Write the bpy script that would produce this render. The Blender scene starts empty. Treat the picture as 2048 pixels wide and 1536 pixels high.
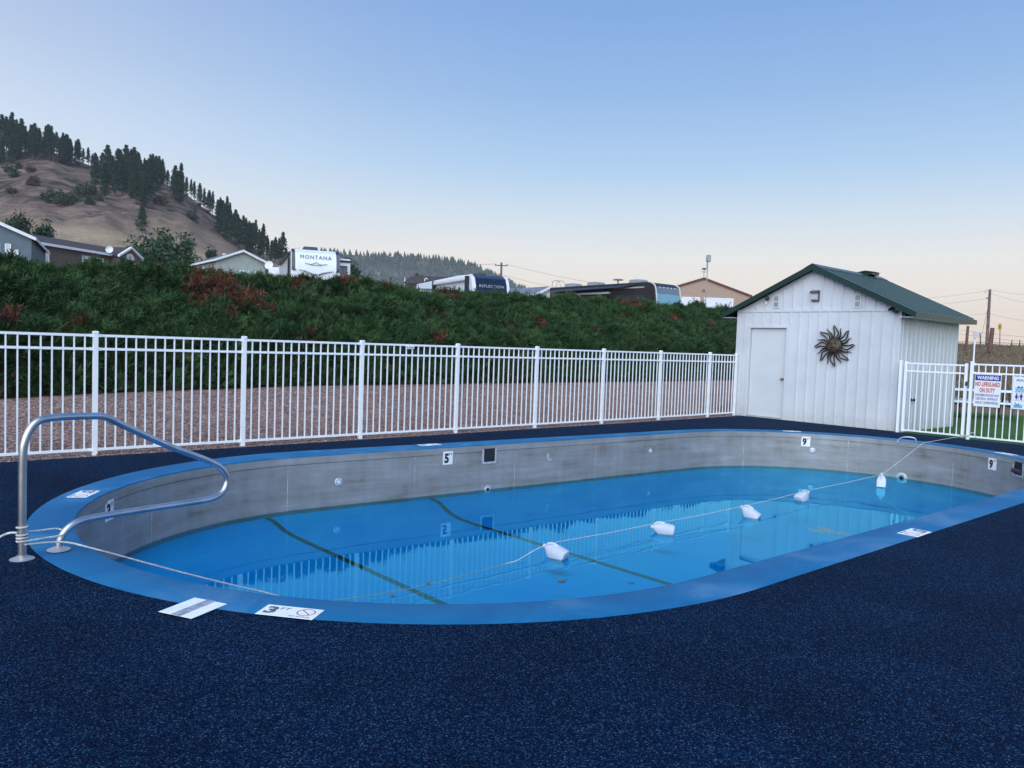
import bpy, bmesh, math, random
import numpy as np
from mathutils import Matrix, Vector, noise
random.seed(7); rng = np.random.default_rng(7)
sc = bpy.context.scene
COL = sc.collection

# ------------------------------------------------------------------ camera
FPX, YAW, PITCH, ROLL, CAMH = 1556.95, 0.839519, 0.050192, 0.034907, 1.4941
cam = bpy.data.cameras.new('camera'); cam_ob = bpy.data.objects.new('camera', cam); COL.objects.link(cam_ob)
sc.camera = cam_ob
cam.sensor_width = 36.0; cam.lens = FPX / 2048 * 36.0; cam.clip_start = 0.05; cam.clip_end = 9000
_f = Vector((math.cos(YAW) * math.cos(PITCH), math.sin(YAW) * math.cos(PITCH), -math.sin(PITCH)))
_r = Vector((math.sin(YAW), -math.cos(YAW), 0)); _u = _r.cross(_f)
_r2 = math.cos(ROLL) * _r + math.sin(ROLL) * _u; _u2 = -math.sin(ROLL) * _r + math.cos(ROLL) * _u
cam_ob.matrix_world = Matrix(((_r2.x, _u2.x, -_f.x, 0), (_r2.y, _u2.y, -_f.y, 0), (_r2.z, _u2.z, -_f.z, CAMH), (0, 0, 0, 1)))
EYE = Vector((0, 0, CAMH))
FH = Vector((math.cos(YAW), math.sin(YAW), 0)); RH = Vector((math.sin(YAW), -math.cos(YAW), 0)); UP = Vector((0, 0, 1))

# ------------------------------------------------------------------ world (clear dusk sky) and sun
def lin(r, g, b):
    return tuple((c / 12.92 if c <= 0.04045 else ((c + 0.055) / 1.055) ** 2.4) for c in (r / 255, g / 255, b / 255))
world = bpy.data.worlds.new('World'); sc.world = world; world.use_nodes = True
SUN_AZ, SUN_EL = math.radians(214), math.radians(4)      # low sun behind the camera's left shoulder (angle from +X)
def build_sky():
    nt = world.node_tree; N = nt.nodes; L = nt.links
    bg = N['Background']
    tc = N.new('ShaderNodeTexCoord'); sep = N.new('ShaderNodeSeparateXYZ'); L.new(tc.outputs['Generated'], sep.inputs[0])
    ramp = N.new('ShaderNodeValToRGB'); L.new(sep.outputs['Z'], ramp.inputs[0])
    stops = [(0.0, (255, 228, 198)), (0.035, (255, 235, 212)), (0.066, (255, 242, 226)), (0.112, (246, 244, 240)), (0.165, (216, 232, 246)), (0.22, (182, 214, 247)),
             (0.30, (154, 192, 238)), (0.385, (134, 175, 232)), (0.6, (108, 154, 224)), (1.0, (88, 138, 218))]
    el = ramp.color_ramp.elements
    while len(el) < len(stops): el.new(0.5)
    for e, (p, c) in zip(el, stops): e.position = p; e.color = lin(*c) + (1,)
    # paler side of the sky, towards the place where the sun has gone down
    dot = N.new('ShaderNodeVectorMath'); dot.operation = 'DOT_PRODUCT'; L.new(tc.outputs['Generated'], dot.inputs[0])
    ga = math.radians(160); dot.inputs[1].default_value = (math.cos(ga), math.sin(ga), 0.0)
    mr = N.new('ShaderNodeMapRange'); mr.interpolation_type = 'SMOOTHSTEP'; L.new(dot.outputs['Value'], mr.inputs['Value'])
    mr.inputs['From Min'].default_value = -0.45; mr.inputs['From Max'].default_value = 0.75; mr.inputs['To Min'].default_value = 0; mr.inputs['To Max'].default_value = 0.85
    r2 = N.new('ShaderNodeValToRGB'); L.new(sep.outputs['Z'], r2.inputs[0])
    stops = [(0.0, (255, 226, 204)), (0.1, (242, 233, 232)), (0.22, (246, 248, 255)), (0.34, (214, 222, 240)), (0.6, (150, 176, 222)), (1.0, (100, 138, 204))]
    el = r2.color_ramp.elements
    while len(el) < len(stops): el.new(0.5)
    for e, (p, c) in zip(el, stops): e.position = p; e.color = lin(*c) + (1,)
    mix = N.new('ShaderNodeMix'); mix.data_type = 'RGBA'
    L.new(mr.outputs[0], mix.inputs['Factor']); L.new(ramp.outputs[0], mix.inputs['A']); L.new(r2.outputs[0], mix.inputs['B'])
    # a share of the physical sky with the same low sun
    sky = N.new('ShaderNodeTexSky'); sky.sky_type = 'NISHITA'; sky.sun_disc = False
    sky.sun_elevation = SUN_EL; sky.sun_rotation = math.pi / 2 - SUN_AZ
    sc_ = N.new('ShaderNodeVectorMath'); sc_.operation = 'SCALE'; L.new(sky.outputs[0], sc_.inputs[0]); sc_.inputs['Scale'].default_value = 0.15
    mix2 = N.new('ShaderNodeMix'); mix2.data_type = 'RGBA'; mix2.inputs['Factor'].default_value = 0.06
    L.new(mix.outputs['Result'], mix2.inputs['A']); L.new(sc_.outputs[0], mix2.inputs['B'])
    L.new(mix2.outputs['Result'], bg.inputs['Color']); bg.inputs['Strength'].default_value = 1.0
build_sky()
sun = bpy.data.lights.new('sun', 'SUN'); sun.energy = 4.2; sun.angle = math.radians(80); sun.color = (0.78, 0.90, 1.0)
sun_ob = bpy.data.objects.new('sun', sun); COL.objects.link(sun_ob)
_sd = Vector((math.cos(SUN_AZ) * math.cos(SUN_EL), math.sin(SUN_AZ) * math.cos(SUN_EL), math.sin(math.radians(52))))
sun_ob.rotation_euler = _sd.to_track_quat('Z', 'Y').to_euler()
sc.view_settings.view_transform = 'Standard'; sc.view_settings.look = 'None'
sc.view_settings.exposure = 0.0; sc.view_settings.gamma = 1.0; sc.view_settings.use_curve_mapping = False
sc.render.engine = 'CYCLES'
sc.cycles.use_denoising = True
sc.cycles.max_bounces = 8; sc.cycles.transparent_max_bounces = 8; sc.cycles.volume_bounces = 0
sc.cycles.caustics_reflective = False; sc.cycles.caustics_refractive = False

# ------------------------------------------------------------------ ray helpers (photo pixel -> place in the world)
def ray(px, py): return (px - 1024) / FPX * _r2 - (py - 768) / FPX * _u2 + _f
def at(px, py, D): return EYE + ray(px, py) * D
def on(px, py, axis, val):
    d = ray(px, py); return EYE + d * ((val - EYE[axis]) / d[axis])
def G(lat, D, z=0.0): return FH * D + RH * lat + UP * z

# ------------------------------------------------------------------ materials
MATS = {}
def nodes_of(m):
    m.use_nodes = True; nt = m.node_tree
    return nt, nt.nodes, nt.links, nt.nodes['Principled BSDF']
def mat(name, col, rough=0.6, metal=0.0, var=0.12, vscale=4.0, bump=0.0, bscale=40.0, spec=0.4, stretch=None, col2=None, coat=0.0, detail=4.0):
    """procedural material: colour broken up by noise, optional bump"""
    if name in MATS: return MATS[name]
    m = bpy.data.materials.new(name); nt, N, L, b = nodes_of(m)
    tc = N.new('ShaderNodeTexCoord'); src = tc.outputs['Object']
    if stretch:
        mp = N.new('ShaderNodeMapping'); mp.inputs['Scale'].default_value = stretch; L.new(src, mp.inputs[0]); src = mp.outputs[0]
    nz = N.new('ShaderNodeTexNoise'); nz.inputs['Scale'].default_value = vscale; nz.inputs['Detail'].default_value = detail; L.new(src, nz.inputs['Vector'])
    rp = N.new('ShaderNodeValToRGB'); L.new(nz.outputs['Fac'], rp.inputs[0])
    c2 = col2 or tuple(c * (1 - var) for c in col); c1 = tuple(min(1, c * (1 + var)) for c in col) if not col2 else col
    rp.color_ramp.elements[0].position = 0.35; rp.color_ramp.elements[0].color = tuple(c2) + (1,)
    rp.color_ramp.elements[1].position = 0.68; rp.color_ramp.elements[1].color = tuple(c1) + (1,)
    L.new(rp.outputs[0], b.inputs['Base Color'])
    b.inputs['Roughness'].default_value = rough; b.inputs['Metallic'].default_value = metal
    b.inputs['Specular IOR Level'].default_value = spec; b.inputs['Coat Weight'].default_value = coat
    if bump:
        n2 = N.new('ShaderNodeTexNoise'); n2.inputs['Scale'].default_value = bscale; n2.inputs['Detail'].default_value = 3; L.new(src, n2.inputs['Vector'])
        bp = N.new('ShaderNodeBump'); bp.inputs['Strength'].default_value = bump; bp.inputs['Distance'].default_value = 0.02
        L.new(n2.outputs['Fac'], bp.inputs['Height']); L.new(bp.outputs[0], b.inputs['Normal'])
    MATS[name] = m
    return m

# ------------------------------------------------------------------ mesh builder
class MB:
    def __init__(s): s.v = []; s.f = []; s.smooth = False
    def add(s, verts, faces):
        n = len(s.v); s.v += [tuple(v) for v in verts]; s.f += [tuple(i + n for i in f) for f in faces]; return s
    def box(s, c, size, ax=None):
        """box centred at c; ax = three unit vectors"""
        ax = ax or (Vector((1, 0, 0)), Vector((0, 1, 0)), Vector((0, 0, 1))); c = Vector(c)
        vs = []
        for i in (-1, 1):
            for j in (-1, 1):
                for k in (-1, 1):
                    vs.append(c + ax[0] * (i * size[0] / 2) + ax[1] * (j * size[1] / 2) + ax[2] * (k * size[2] / 2))
        return s.add(vs, [(0, 1, 3, 2), (4, 6, 7, 5), (0, 4, 5, 1), (2, 3, 7, 6), (0, 2, 6, 4), (1, 5, 7, 3)])
    def bbox(s, a, b):
        a = Vector(a); b = Vector(b); return s.box((a + b) / 2, (abs(b.x - a.x), abs(b.y - a.y), abs(b.z - a.z)))
    def prism(s, poly, vec):
        """extrude a planar polygon (list of points) along vec"""
        n = len(poly); poly = [Vector(p) for p in poly]; vec = Vector(vec)
        vs = poly + [p + vec for p in poly]
        return s.add(vs, [tuple(range(n))[::-1], tuple(range(n, 2 * n))] + [(i, (i + 1) % n, n + (i + 1) % n, n + i) for i in range(n)])
    def tube(s, path, rad, n=10, caps=True, closed=False):
        path = [Vector(p) for p in path]; m = len(path); rads = rad if isinstance(rad, (list, tuple)) else [rad] * m
        ref = None; base = len(s.v); vs = []
        for i, p in enumerate(path):
            t = (path[(i + 1) % m] - path[i - 1]) if closed else (path[min(i + 1, m - 1)] - path[max(i - 1, 0)])
            if t.length < 1e-9: t = Vector((0, 0, 1))
            t.normalize()
            if ref is None:
                ref = t.orthogonal().normalized()
            ref = (ref - t * ref.dot(t)); ref = ref.normalized() if ref.length > 1e-6 else t.orthogonal().normalized()
            b = t.cross(ref)
            for k in range(n):
                a = 2 * math.pi * k / n; vs.append(p + (ref * math.cos(a) + b * math.sin(a)) * rads[i])
        fs = []
        for i in range(m if closed else m - 1):
            j = (i + 1) % m
            for k in range(n):
                fs.append((i * n + k, i * n + (k + 1) % n, j * n + (k + 1) % n, j * n + k))
        if caps and not closed: fs += [tuple(range(n))[::-1], tuple(range((m - 1) * n, m * n))]
        s.smooth = True
        return s.add(vs, fs)
    def lathe(s, prof, c, axis=Vector((0, 0, 1)), n=20):
        """prof: list of (radius, height)"""
        axis = Vector(axis).normalized(); e1 = axis.orthogonal().normalized(); e2 = axis.cross(e1); c = Vector(c); vs = []; m = len(prof)
        for r, h in prof:
            for k in range(n):
                a = 2 * math.pi * k / n; vs.append(c + axis * h + (e1 * math.cos(a) + e2 * math.sin(a)) * max(r, 1e-5))
        fs = [(i * n + k, i * n + (k + 1) % n, (i + 1) * n + (k + 1) % n, (i + 1) * n + k) for i in range(m - 1) for k in range(n)]
        s.smooth = True
        return s.add(vs, fs)
    def mesh(s, name):
        me = bpy.data.meshes.new(name); me.from_pydata(s.v, [], s.f)
        bm = bmesh.new(); bm.from_mesh(me); bmesh.ops.recalc_face_normals(bm, faces=bm.faces); bm.to_mesh(me); bm.free()
        if s.smooth:
            for p in me.polygons: p.use_smooth = True
            try: me.set_sharp_from_angle(angle=math.radians(35))
            except Exception: pass
        return me
    def build(s, name, material, parent=None, label=None, bevel=0.0):
        return link(name, s.mesh(name), material, parent, label, bevel)
def link(name, me, material, parent=None, label=None, bevel=0.0):
    o = bpy.data.objects.new(name, me); COL.objects.link(o)
    if material: me.materials.append(material) if not me.materials else None
    if parent:
        o.parent = parent; o.matrix_parent_inverse = Matrix.LocRotScale(*parent.matrix_basis.decompose()).inverted()
    if label: o['label'] = label
    if bevel:
        md = o.modifiers.new('bevel', 'BEVEL'); md.width = bevel; md.segments = 2; md.limit_method = 'ANGLE'
    return o
def tag(o, label, cat, group=None, kind=None):
    o['label'] = label
    if cat: o['category'] = cat
    if group: o['group'] = group
    if kind: o['kind'] = kind
    return o
def structure(o, label=None):
    o['kind'] = 'structure'
    if label: o['label'] = label
    return o
def thing(name, label, cat, loc, group=None):
    o = bpy.data.objects.new(name, None); COL.objects.link(o); o.location = loc; o.empty_display_size = 0.1
    return tag(o, label, cat, group)
def copy_tree(o, loc=None, rot=None, scale=None):
    c = o.copy(); COL.objects.link(c)
    if loc is not None: c.location = loc
    if rot is not None: c.rotation_euler = rot
    if scale is not None: c.scale = scale
    for ch in [x for x in bpy.data.objects if x.parent == o] if o.get('_kids') is None else [bpy.data.objects[n] for n in o['_kids'].split('|')]:
        d = ch.copy(); COL.objects.link(d); d.parent = c
    return c
def text(body, origin, right, up, size, material, parent, name='lettering', width=None, bold=0.0, align='CENTER', slant=0.0, spacing=1.0):
    """flat lettering as a mesh: origin = middle of the baseline (or its left end)"""
    cu = bpy.data.curves.new('lettering', 'FONT'); cu.body = body; cu.size = 1.0; cu.align_x = align; cu.offset = bold; cu.shear = slant; cu.space_character = spacing
    cu.resolution_u = 3; cu.extrude = 0.004
    ob = bpy.data.objects.new('lettering', cu); COL.objects.link(ob)
    me = bpy.data.meshes.new_from_object(ob); bpy.data.objects.remove(ob); bpy.data.curves.remove(cu)
    xs = [v.co.x for v in me.vertices]; ys = [v.co.y for v in me.vertices]; w = max(xs) - min(xs); h = max(ys)
    sy = size / max(h, 1e-6); sx = (width / w) if width else sy
    right = Vector(right).normalized(); up = Vector(up).normalized(); nrm = right.cross(up)
    x0 = (max(xs) + min(xs)) / 2 if align == 'CENTER' else min(xs)
    for v in me.vertices: v.co = Vector(origin) + right * ((v.co.x - x0) * sx) + up * (v.co.y * sy) + nrm * (v.co.z * 0.1)
    me.materials.clear()
    return link(name, me, material, parent)
# ================================================================== SETTING: pool, deck, ground
ZW = -0.672            # water level
def hull(c, n=72, m=24):
    xl, yl, Rl, xr, yr, Rr = c
    d = math.hypot(xr - xl, yr - yl); a0 = math.atan2(yr - yl, xr - xl); al = math.acos((Rl - Rr) / d)
    P = []
    def arc(cx, cy, R, a, b):
        for i in range(n): t = a + (b - a) * i / (n - 1); P.append((cx + R * math.cos(t), cy + R * math.sin(t)))
    arc(xl, yl, Rl, a0 + al, a0 + 2 * math.pi - al)
    A = P[-1]; B = (xr + Rr * math.cos(a0 - al), yr + Rr * math.sin(a0 - al))
    for i in range(1, m): s = i / m; P.append((A[0] * (1 - s) + B[0] * s, A[1] * (1 - s) + B[1] * s))
    arc(xr, yr, Rr, a0 - al, a0 + al)
    A = P[-1]; B = P[0]
    for i in range(1, m): s = i / m; P.append((A[0] * (1 - s) + B[0] * s, A[1] * (1 - s) + B[1] * s))
    return P
HO = hull((4.52, 5.992, 3.432, 11.825, 5.599, 3.175))       # outer edge of the coping
HI = hull((4.43, 5.955, 3.03, 11.818, 5.61, 2.88))          # inner edge of the coping / wall
NH = len(HI)
def inset(P, d):
    cx = []
    n = len(P)
    for i in range(n):
        t = Vector((P[(i + 1) % n][0] - P[i - 1][0], P[(i + 1) % n][1] - P[i - 1][1])).normalized()
        cx.append((P[i][0] - t.y * d, P[i][1] + t.x * d))    # counter-clockwise loop: inward is left
    return cx
HI_A = np.array(HI); _seg = np.hypot(*(np.roll(HI_A, -1, 0) - HI_A).T); ARC = np.concatenate([[0], np.cumsum(_seg)]); PERIM = ARC[-1]
def hi_at(s):
    s = s % PERIM; k = int(np.searchsorted(ARC, s, side='right') - 1) % NH; t = (s - ARC[k]) / _seg[k]
    a = HI_A[k]; b = HI_A[(k + 1) % NH]; d = (b - a) / _seg[k]
    return Vector((*(a * (1 - t) + b * t), 0)), Vector((-d[1], d[0], 0)), Vector((d[0], d[1], 0))   # point, inward normal, tangent
def wall_hit(px, py):
    """far crossing of a camera ray with the vertical pool wall -> arc length, height"""
    d = ray(px, py); best = None
    for k in range(NH):
        a = HI_A[k]; b = HI_A[(k + 1) % NH]
        M = np.array([[d.x, a[0] - b[0]], [d.y, a[1] - b[1]]])
        try: t, s = np.linalg.solve(M, a)
        except Exception: continue
        if -1e-6 <= s <= 1.000001 and t > 0 and (best is None or t > best[0]): best = (t, ARC[k] + s * _seg[k])
    return best[1], CAMH + d.z * best[0]

def m_deck():
    m = bpy.data.materials.new('rubber_granule_deck'); nt, N, L, b = nodes_of(m)
    tc = N.new('ShaderNodeTexCoord')
    vo = N.new('ShaderNodeTexVoronoi'); vo.inputs['Scale'].default_value = 170; L.new(tc.outputs['Object'], vo.inputs['Vector'])
    sp = N.new('ShaderNodeSeparateColor'); L.new(vo.outputs['Color'], sp.inputs[0])
    rp = N.new('ShaderNodeValToRGB'); L.new(sp.outputs[0], rp.inputs[0])
    st = [(0.0, (0.0001, 0.002, 0.013)), (0.5, (0.0003, 0.007, 0.027)), (0.74, (0.0010, 0.014, 0.044)), (0.9, (0.007, 0.034, 0.078)), (1.0, (0.045, 0.085, 0.145))]
    el = rp.color_ramp.elements
    while len(el) < len(st): el.new(0.5)
    for e, (p, c) in zip(el, st): e.position = p; e.color = c + (1,)
    nz = N.new('ShaderNodeTexNoise'); nz.inputs['Scale'].default_value = 0.9; nz.inputs['Detail'].default_value = 6; nz.inputs['Roughness'].default_value = 0.65; L.new(tc.outputs['Object'], nz.inputs['Vector'])
    mr = N.new('ShaderNodeMapRange'); L.new(nz.outputs['Fac'], mr.inputs['Value']); mr.inputs['From Min'].default_value = 0.3; mr.inputs['From Max'].default_value = 0.7; mr.inputs['To Min'].default_value = 0.75; mr.inputs['To Max'].default_value = 1.4
    mx = N.new('ShaderNodeVectorMath'); mx.operation = 'SCALE'; L.new(rp.outputs[0], mx.inputs[0]); L.new(mr.outputs[0], mx.inputs['Scale'])
    L.new(mx.outputs[0], b.inputs['Base Color']); b.inputs['Roughness'].default_value = 0.85; b.inputs['Specular IOR Level'].default_value = 0.06
    bp = N.new('ShaderNodeBump'); bp.inputs['Strength'].default_value = 0.9; bp.inputs['Distance'].default_value = 0.006; bp.invert = True
    L.new(vo.outputs['Distance'], bp.inputs['Height']); L.new(bp.outputs[0], b.inputs['Normal'])
    return m
def m_coping():
    m = bpy.data.materials.new('blue_coping_paint'); nt, N, L, b = nodes_of(m)
    tc = N.new('ShaderNodeTexCoord')
    nz = N.new('ShaderNodeTexNoise'); nz.inputs['Scale'].default_value = 1.1; nz.inputs['Detail'].default_value = 7; nz.inputs['Roughness'].default_value = 0.6; nz.inputs['Distortion'].default_value = 0.8; L.new(tc.outputs['Object'], nz.inputs['Vector'])
    rp = N.new('ShaderNodeValToRGB'); L.new(nz.outputs['Fac'], rp.inputs[0]); el = rp.color_ramp.elements
    el[0].position = 0.38; el[0].color = (0.002, 0.105, 0.25, 1); el[1].position = 0.66; el[1].color = (0.058, 0.18, 0.335, 1)
    e = el.new(0.52); e.color = (0.005, 0.13, 0.29, 1)
    n2 = N.new('ShaderNodeTexNoise'); n2.inputs['Scale'].default_value = 120; n2.inputs['Detail'].default_value = 2; L.new(tc.outputs['Object'], n2.inputs['Vector'])
    mr = N.new('ShaderNodeMapRange'); L.new(n2.outputs['Fac'], mr.inputs['Value']); mr.inputs['To Min'].default_value = 0.78; mr.inputs['To Max'].default_value = 1.22
    mx = N.new('ShaderNodeVectorMath'); mx.operation = 'SCALE'; L.new(rp.outputs[0], mx.inputs[0]); L.new(mr.outputs[0], mx.inputs['Scale']); L.new(mx.outputs[0], b.inputs['Base Color'])
    b.inputs['Roughness'].default_value = 0.62; b.inputs['Specular IOR Level'].default_value = 0.3
    bp = N.new('ShaderNodeBump'); bp.inputs['Strength'].default_value = 0.25; bp.inputs['Distance'].default_value = 0.005; L.new(n2.outputs['Fac'], bp.inputs['Height']); L.new(bp.outputs[0], b.inputs['Normal'])
    return m
def m_steel():
    m = bpy.data.materials.new('stained_pool_steel'); nt, N, L, b = nodes_of(m)
    uv = N.new('ShaderNodeTexCoord')
    def nz(scale, st, detail=4):
        mp = N.new('ShaderNodeMapping'); mp.inputs['Scale'].default_value = st; L.new(uv.outputs['Object'], mp.inputs[0])
        n = N.new('ShaderNodeTexNoise'); n.inputs['Scale'].default_value = scale; n.inputs['Detail'].default_value = detail; n.inputs['Roughness'].default_value = 0.6; L.new(mp.outputs[0], n.inputs['Vector']); return n.outputs['Fac']
    a = nz(1.0, (0.9, 0.9, 11)); c = nz(2.2, (1, 1, 1.6), 6); d = nz(3.0, (2.2, 2.2, 0.25), 3)
    ad = N.new('ShaderNodeMath'); ad.operation = 'ADD'; L.new(a, ad.inputs[0]); L.new(c, ad.inputs[1])
    ad2 = N.new('ShaderNodeMath'); ad2.operation = 'MULTIPLY_ADD'; L.new(d, ad2.inputs[0]); ad2.inputs[1].default_value = 0.5; L.new(ad.outputs[0], ad2.inputs[2])
    rp = N.new('ShaderNodeValToRGB'); mr = N.new('ShaderNodeMapRange'); L.new(ad2.outputs[0], mr.inputs['Value']); mr.inputs['From Min'].default_value = 0.85; mr.inputs['From Max'].default_value = 1.65; L.new(mr.outputs[0], rp.inputs[0])
    st = [(0.03, (0.18, 0.16, 0.135)), (0.36, (0.265, 0.26, 0.248)), (0.62, (0.30, 0.302, 0.297)), (0.92, (0.36, 0.37, 0.372))]
    el = rp.color_ramp.elements
    while len(el) < len(st): el.new(0.5)
    for e, (p, cc) in zip(el, st): e.position = p; e.color = cc + (1,)
    L.new(rp.outputs[0], b.inputs['Base Color']); b.inputs['Roughness'].default_value = 0.55; b.inputs['Metallic'].default_value = 0.25
    bp = N.new('ShaderNodeBump'); bp.inputs['Strength'].default_value = 0.15; bp.inputs['Distance'].default_value = 0.004; L.new(a, bp.inputs['Height']); L.new(bp.outputs[0], b.inputs['Normal'])
    return m
def m_water():
    m = bpy.data.materials.new('pool_water'); nt, N, L, b = nodes_of(m); N.remove(b)
    out = N['Material Output']
    fr = N.new('ShaderNodeFresnel'); fr.inputs['IOR'].default_value = 1.56
    tr = N.new('ShaderNodeBsdfTransparent'); tr.inputs['Color'].default_value = (0.96, 1.0, 1.0, 1)
    gl = N.new('ShaderNodeBsdfGlossy'); gl.inputs['Roughness'].default_value = 0.0; gl.inputs['Color'].default_value = (0.28, 0.97, 1, 1)
    mx = N.new('ShaderNodeMixShader'); L.new(fr.outputs[0], mx.inputs[0]); L.new(tr.outputs[0], mx.inputs[1]); L.new(gl.outputs[0], mx.inputs[2]); L.new(mx.outputs[0], out.inputs['Surface'])
    tc = N.new('ShaderNodeTexCoord'); nz = N.new('ShaderNodeTexNoise'); nz.inputs['Scale'].default_value = 2.2; nz.inputs['Detail'].default_value = 1; L.new(tc.outputs['Object'], nz.inputs['Vector'])
    bp = N.new('ShaderNodeBump'); bp.inputs['Strength'].default_value = 0.10; bp.inputs['Distance'].default_value = 0.01; L.new(nz.outputs['Fac'], bp.inputs['Height'])
    L.new(bp.outputs[0], gl.inputs['Normal'])
    return m
def m_ground(name, cols, scale, rough=0.95, bump=0.4, bs=30, pebble=None):
    m = bpy.data.materials.new(name); nt, N, L, b = nodes_of(m)
    tc = N.new('ShaderNodeTexCoord')
    nz = N.new('ShaderNodeTexNoise'); nz.inputs['Scale'].default_value = scale; nz.inputs['Detail'].default_value = 9; nz.inputs['Roughness'].default_value = 0.65; L.new(tc.outputs['Object'], nz.inputs['Vector'])
    rp = N.new('ShaderNodeValToRGB'); L.new(nz.outputs['Fac'], rp.inputs[0]); el = rp.color_ramp.elements
    while len(el) < len(cols): el.new(0.5)
    for i, (e, c) in enumerate(zip(el, cols)): e.position = 0.3 + 0.42 * i / (len(cols) - 1); e.color = c + (1,)
    colour = rp.outputs[0]
    if pebble:
        vo = N.new('ShaderNodeTexVoronoi'); vo.inputs['Scale'].default_value = pebble; L.new(tc.outputs['Object'], vo.inputs['Vector'])
        sp = N.new('ShaderNodeSeparateColor'); L.new(vo.outputs['Color'], sp.inputs[0])
        mr = N.new('ShaderNodeMapRange'); L.new(sp.outputs[0], mr.inputs['Value']); mr.inputs['To Min'].default_value = 0.45; mr.inputs['To Max'].default_value = 1.6
        mx = N.new('ShaderNodeVectorMath'); mx.operation = 'SCALE'; L.new(colour, mx.inputs[0]); L.new(mr.outputs[0], mx.inputs['Scale']); colour = mx.outputs[0]
        bp = N.new('ShaderNodeBump'); bp.inputs['Strength'].default_value = 1.0; bp.inputs['Distance'].default_value = 0.02; bp.invert = True; L.new(vo.outputs['Distance'], bp.inputs['Height'])
    else:
        n2 = N.new('ShaderNodeTexNoise'); n2.inputs['Scale'].default_value = bs; n2.inputs['Detail'].default_value = 4; L.new(tc.outputs['Object'], n2.inputs['Vector'])
        bp = N.new('ShaderNodeBump'); bp.inputs['Strength'].default_value = bump; bp.inputs['Distance'].default_value = 0.1; L.new(n2.outputs['Fac'], bp.inputs['Height'])
    L.new(colour, b.inputs['Base Color']); b.inputs['Roughness'].default_value = rough; b.inputs['Specular IOR Level'].default_value = 0.1
    L.new(bp.outputs[0], b.inputs['Normal'])
    return m
M_DECK, M_COPING, M_STEEL, M_WATER = m_deck(), m_coping(), m_steel(), m_water()
M_GRAVEL = m_ground('pink_gravel', [(0.19, 0.115, 0.095), (0.26, 0.165, 0.14), (0.31, 0.21, 0.18)], 3.0, pebble=24)
M_SOIL = m_ground('hedge_soil', [(0.02, 0.025, 0.015), (0.05, 0.04, 0.03)], 3.0)
M_LAWN = m_ground('short_lawn', [(0.035, 0.09, 0.025), (0.06, 0.13, 0.03), (0.09, 0.12, 0.045)], 1.6, bs=60)
M_FIELD = m_ground('dry_field', [(0.07, 0.05, 0.03), (0.18, 0.122, 0.08), (0.10, 0.08, 0.045), (0.24, 0.162, 0.11)], 0.16, bs=3)
M_WHITE = mat('white_powder_coat', (0.86, 0.88, 0.90), 0.38, var=0.04, vscale=6)
M_SIGNWHITE = mat('sign_white', (0.80, 0.80, 0.80), 0.5, var=0.05, vscale=20)
M_BLACK = mat('black_paint', (0.012, 0.012, 0.014), 0.5)
M_CHROME = mat('brushed_stainless', (0.56, 0.56, 0.57), 0.36, 1.0, var=0.15, vscale=9)
M_DARKHOLE = mat('dark_recess', (0.012, 0.014, 0.018), 0.7)
M_RED = mat('red_print', (0.55, 0.03, 0.03), 0.5); M_BLUE = mat('blue_print', (0.02, 0.03, 0.28), 0.5); M_CYAN = mat('cyan_print', (0.10, 0.42, 0.68), 0.5)
M_GREYPRINT = mat('grey_print', (0.10, 0.11, 0.12), 0.6)
M_ROPE = mat('white_rope', (0.58, 0.57, 0.56), 0.85, var=0.25, vscale=60, bump=0.4, bscale=160)

def attr_mat(name, rough=0.85, transl=0.0):
    m = bpy.data.materials.new(name); nt, N, L, b = nodes_of(m)
    a = N.new('ShaderNodeAttribute'); a.attribute_name = 'tint'; L.new(a.outputs['Color'], b.inputs['Base Color']); b.inputs['Roughness'].default_value = rough; b.inputs['Specular IOR Level'].default_value = 0.2
    return m
def np_mesh(name, V, F, C, material):
    """triangles from arrays with a natural colour per vertex"""
    me = bpy.data.meshes.new(name); nv, nf = len(V), len(F)
    me.vertices.add(nv); me.vertices.foreach_set('co', V.astype(np.float32).ravel())
    me.loops.add(nf * 3); me.loops.foreach_set('vertex_index', F.astype(np.int32).ravel())
    me.polygons.add(nf); me.polygons.foreach_set('loop_start', np.arange(0, nf * 3, 3, dtype=np.int32))
    ca = me.attributes.new('tint', 'FLOAT_COLOR', 'POINT'); ca.data.foreach_set('color', np.concatenate([C, np.ones((nv, 1))], 1).astype(np.float32).ravel())
    me.update(); me.materials.append(material); return me
def unit(v): return v / np.maximum(np.linalg.norm(v, axis=-1, keepdims=True), 1e-9)
# --- deck: rubber surface with the pool cut out
def build_deck():
    bm = bmesh.new()
    rect = [(-14, -16), (16.36, -16), (16.36, 3), (16.36, 10.12), (6, 10.12), (0, 10.12), (-14, 10.12)]
    loops = [rect, HO]; edges = []
    for Lp in loops:
        vs = [bm.verts.new((x, y, 0)) for x, y in Lp]
        edges += [bm.edges.new((vs[i], vs[(i + 1) % len(vs)])) for i in range(len(vs))]
    bmesh.ops.triangle_fill(bm, use_beauty=True, use_dissolve=False, edges=edges)
    ext = bmesh.ops.extrude_face_region(bm, geom=list(bm.faces))
    bmesh.ops.translate(bm, verts=[g for g in ext['geom'] if isinstance(g, bmesh.types.BMVert)], vec=(0, 0, -0.06))
    bmesh.ops.recalc_face_normals(bm, faces=bm.faces)
    me = bpy.data.meshes.new('deck'); bm.to_mesh(me); bm.free()
    return structure(link('deck', me, M_DECK), 'navy rubber granule deck around the pool')
build_deck()
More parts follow.
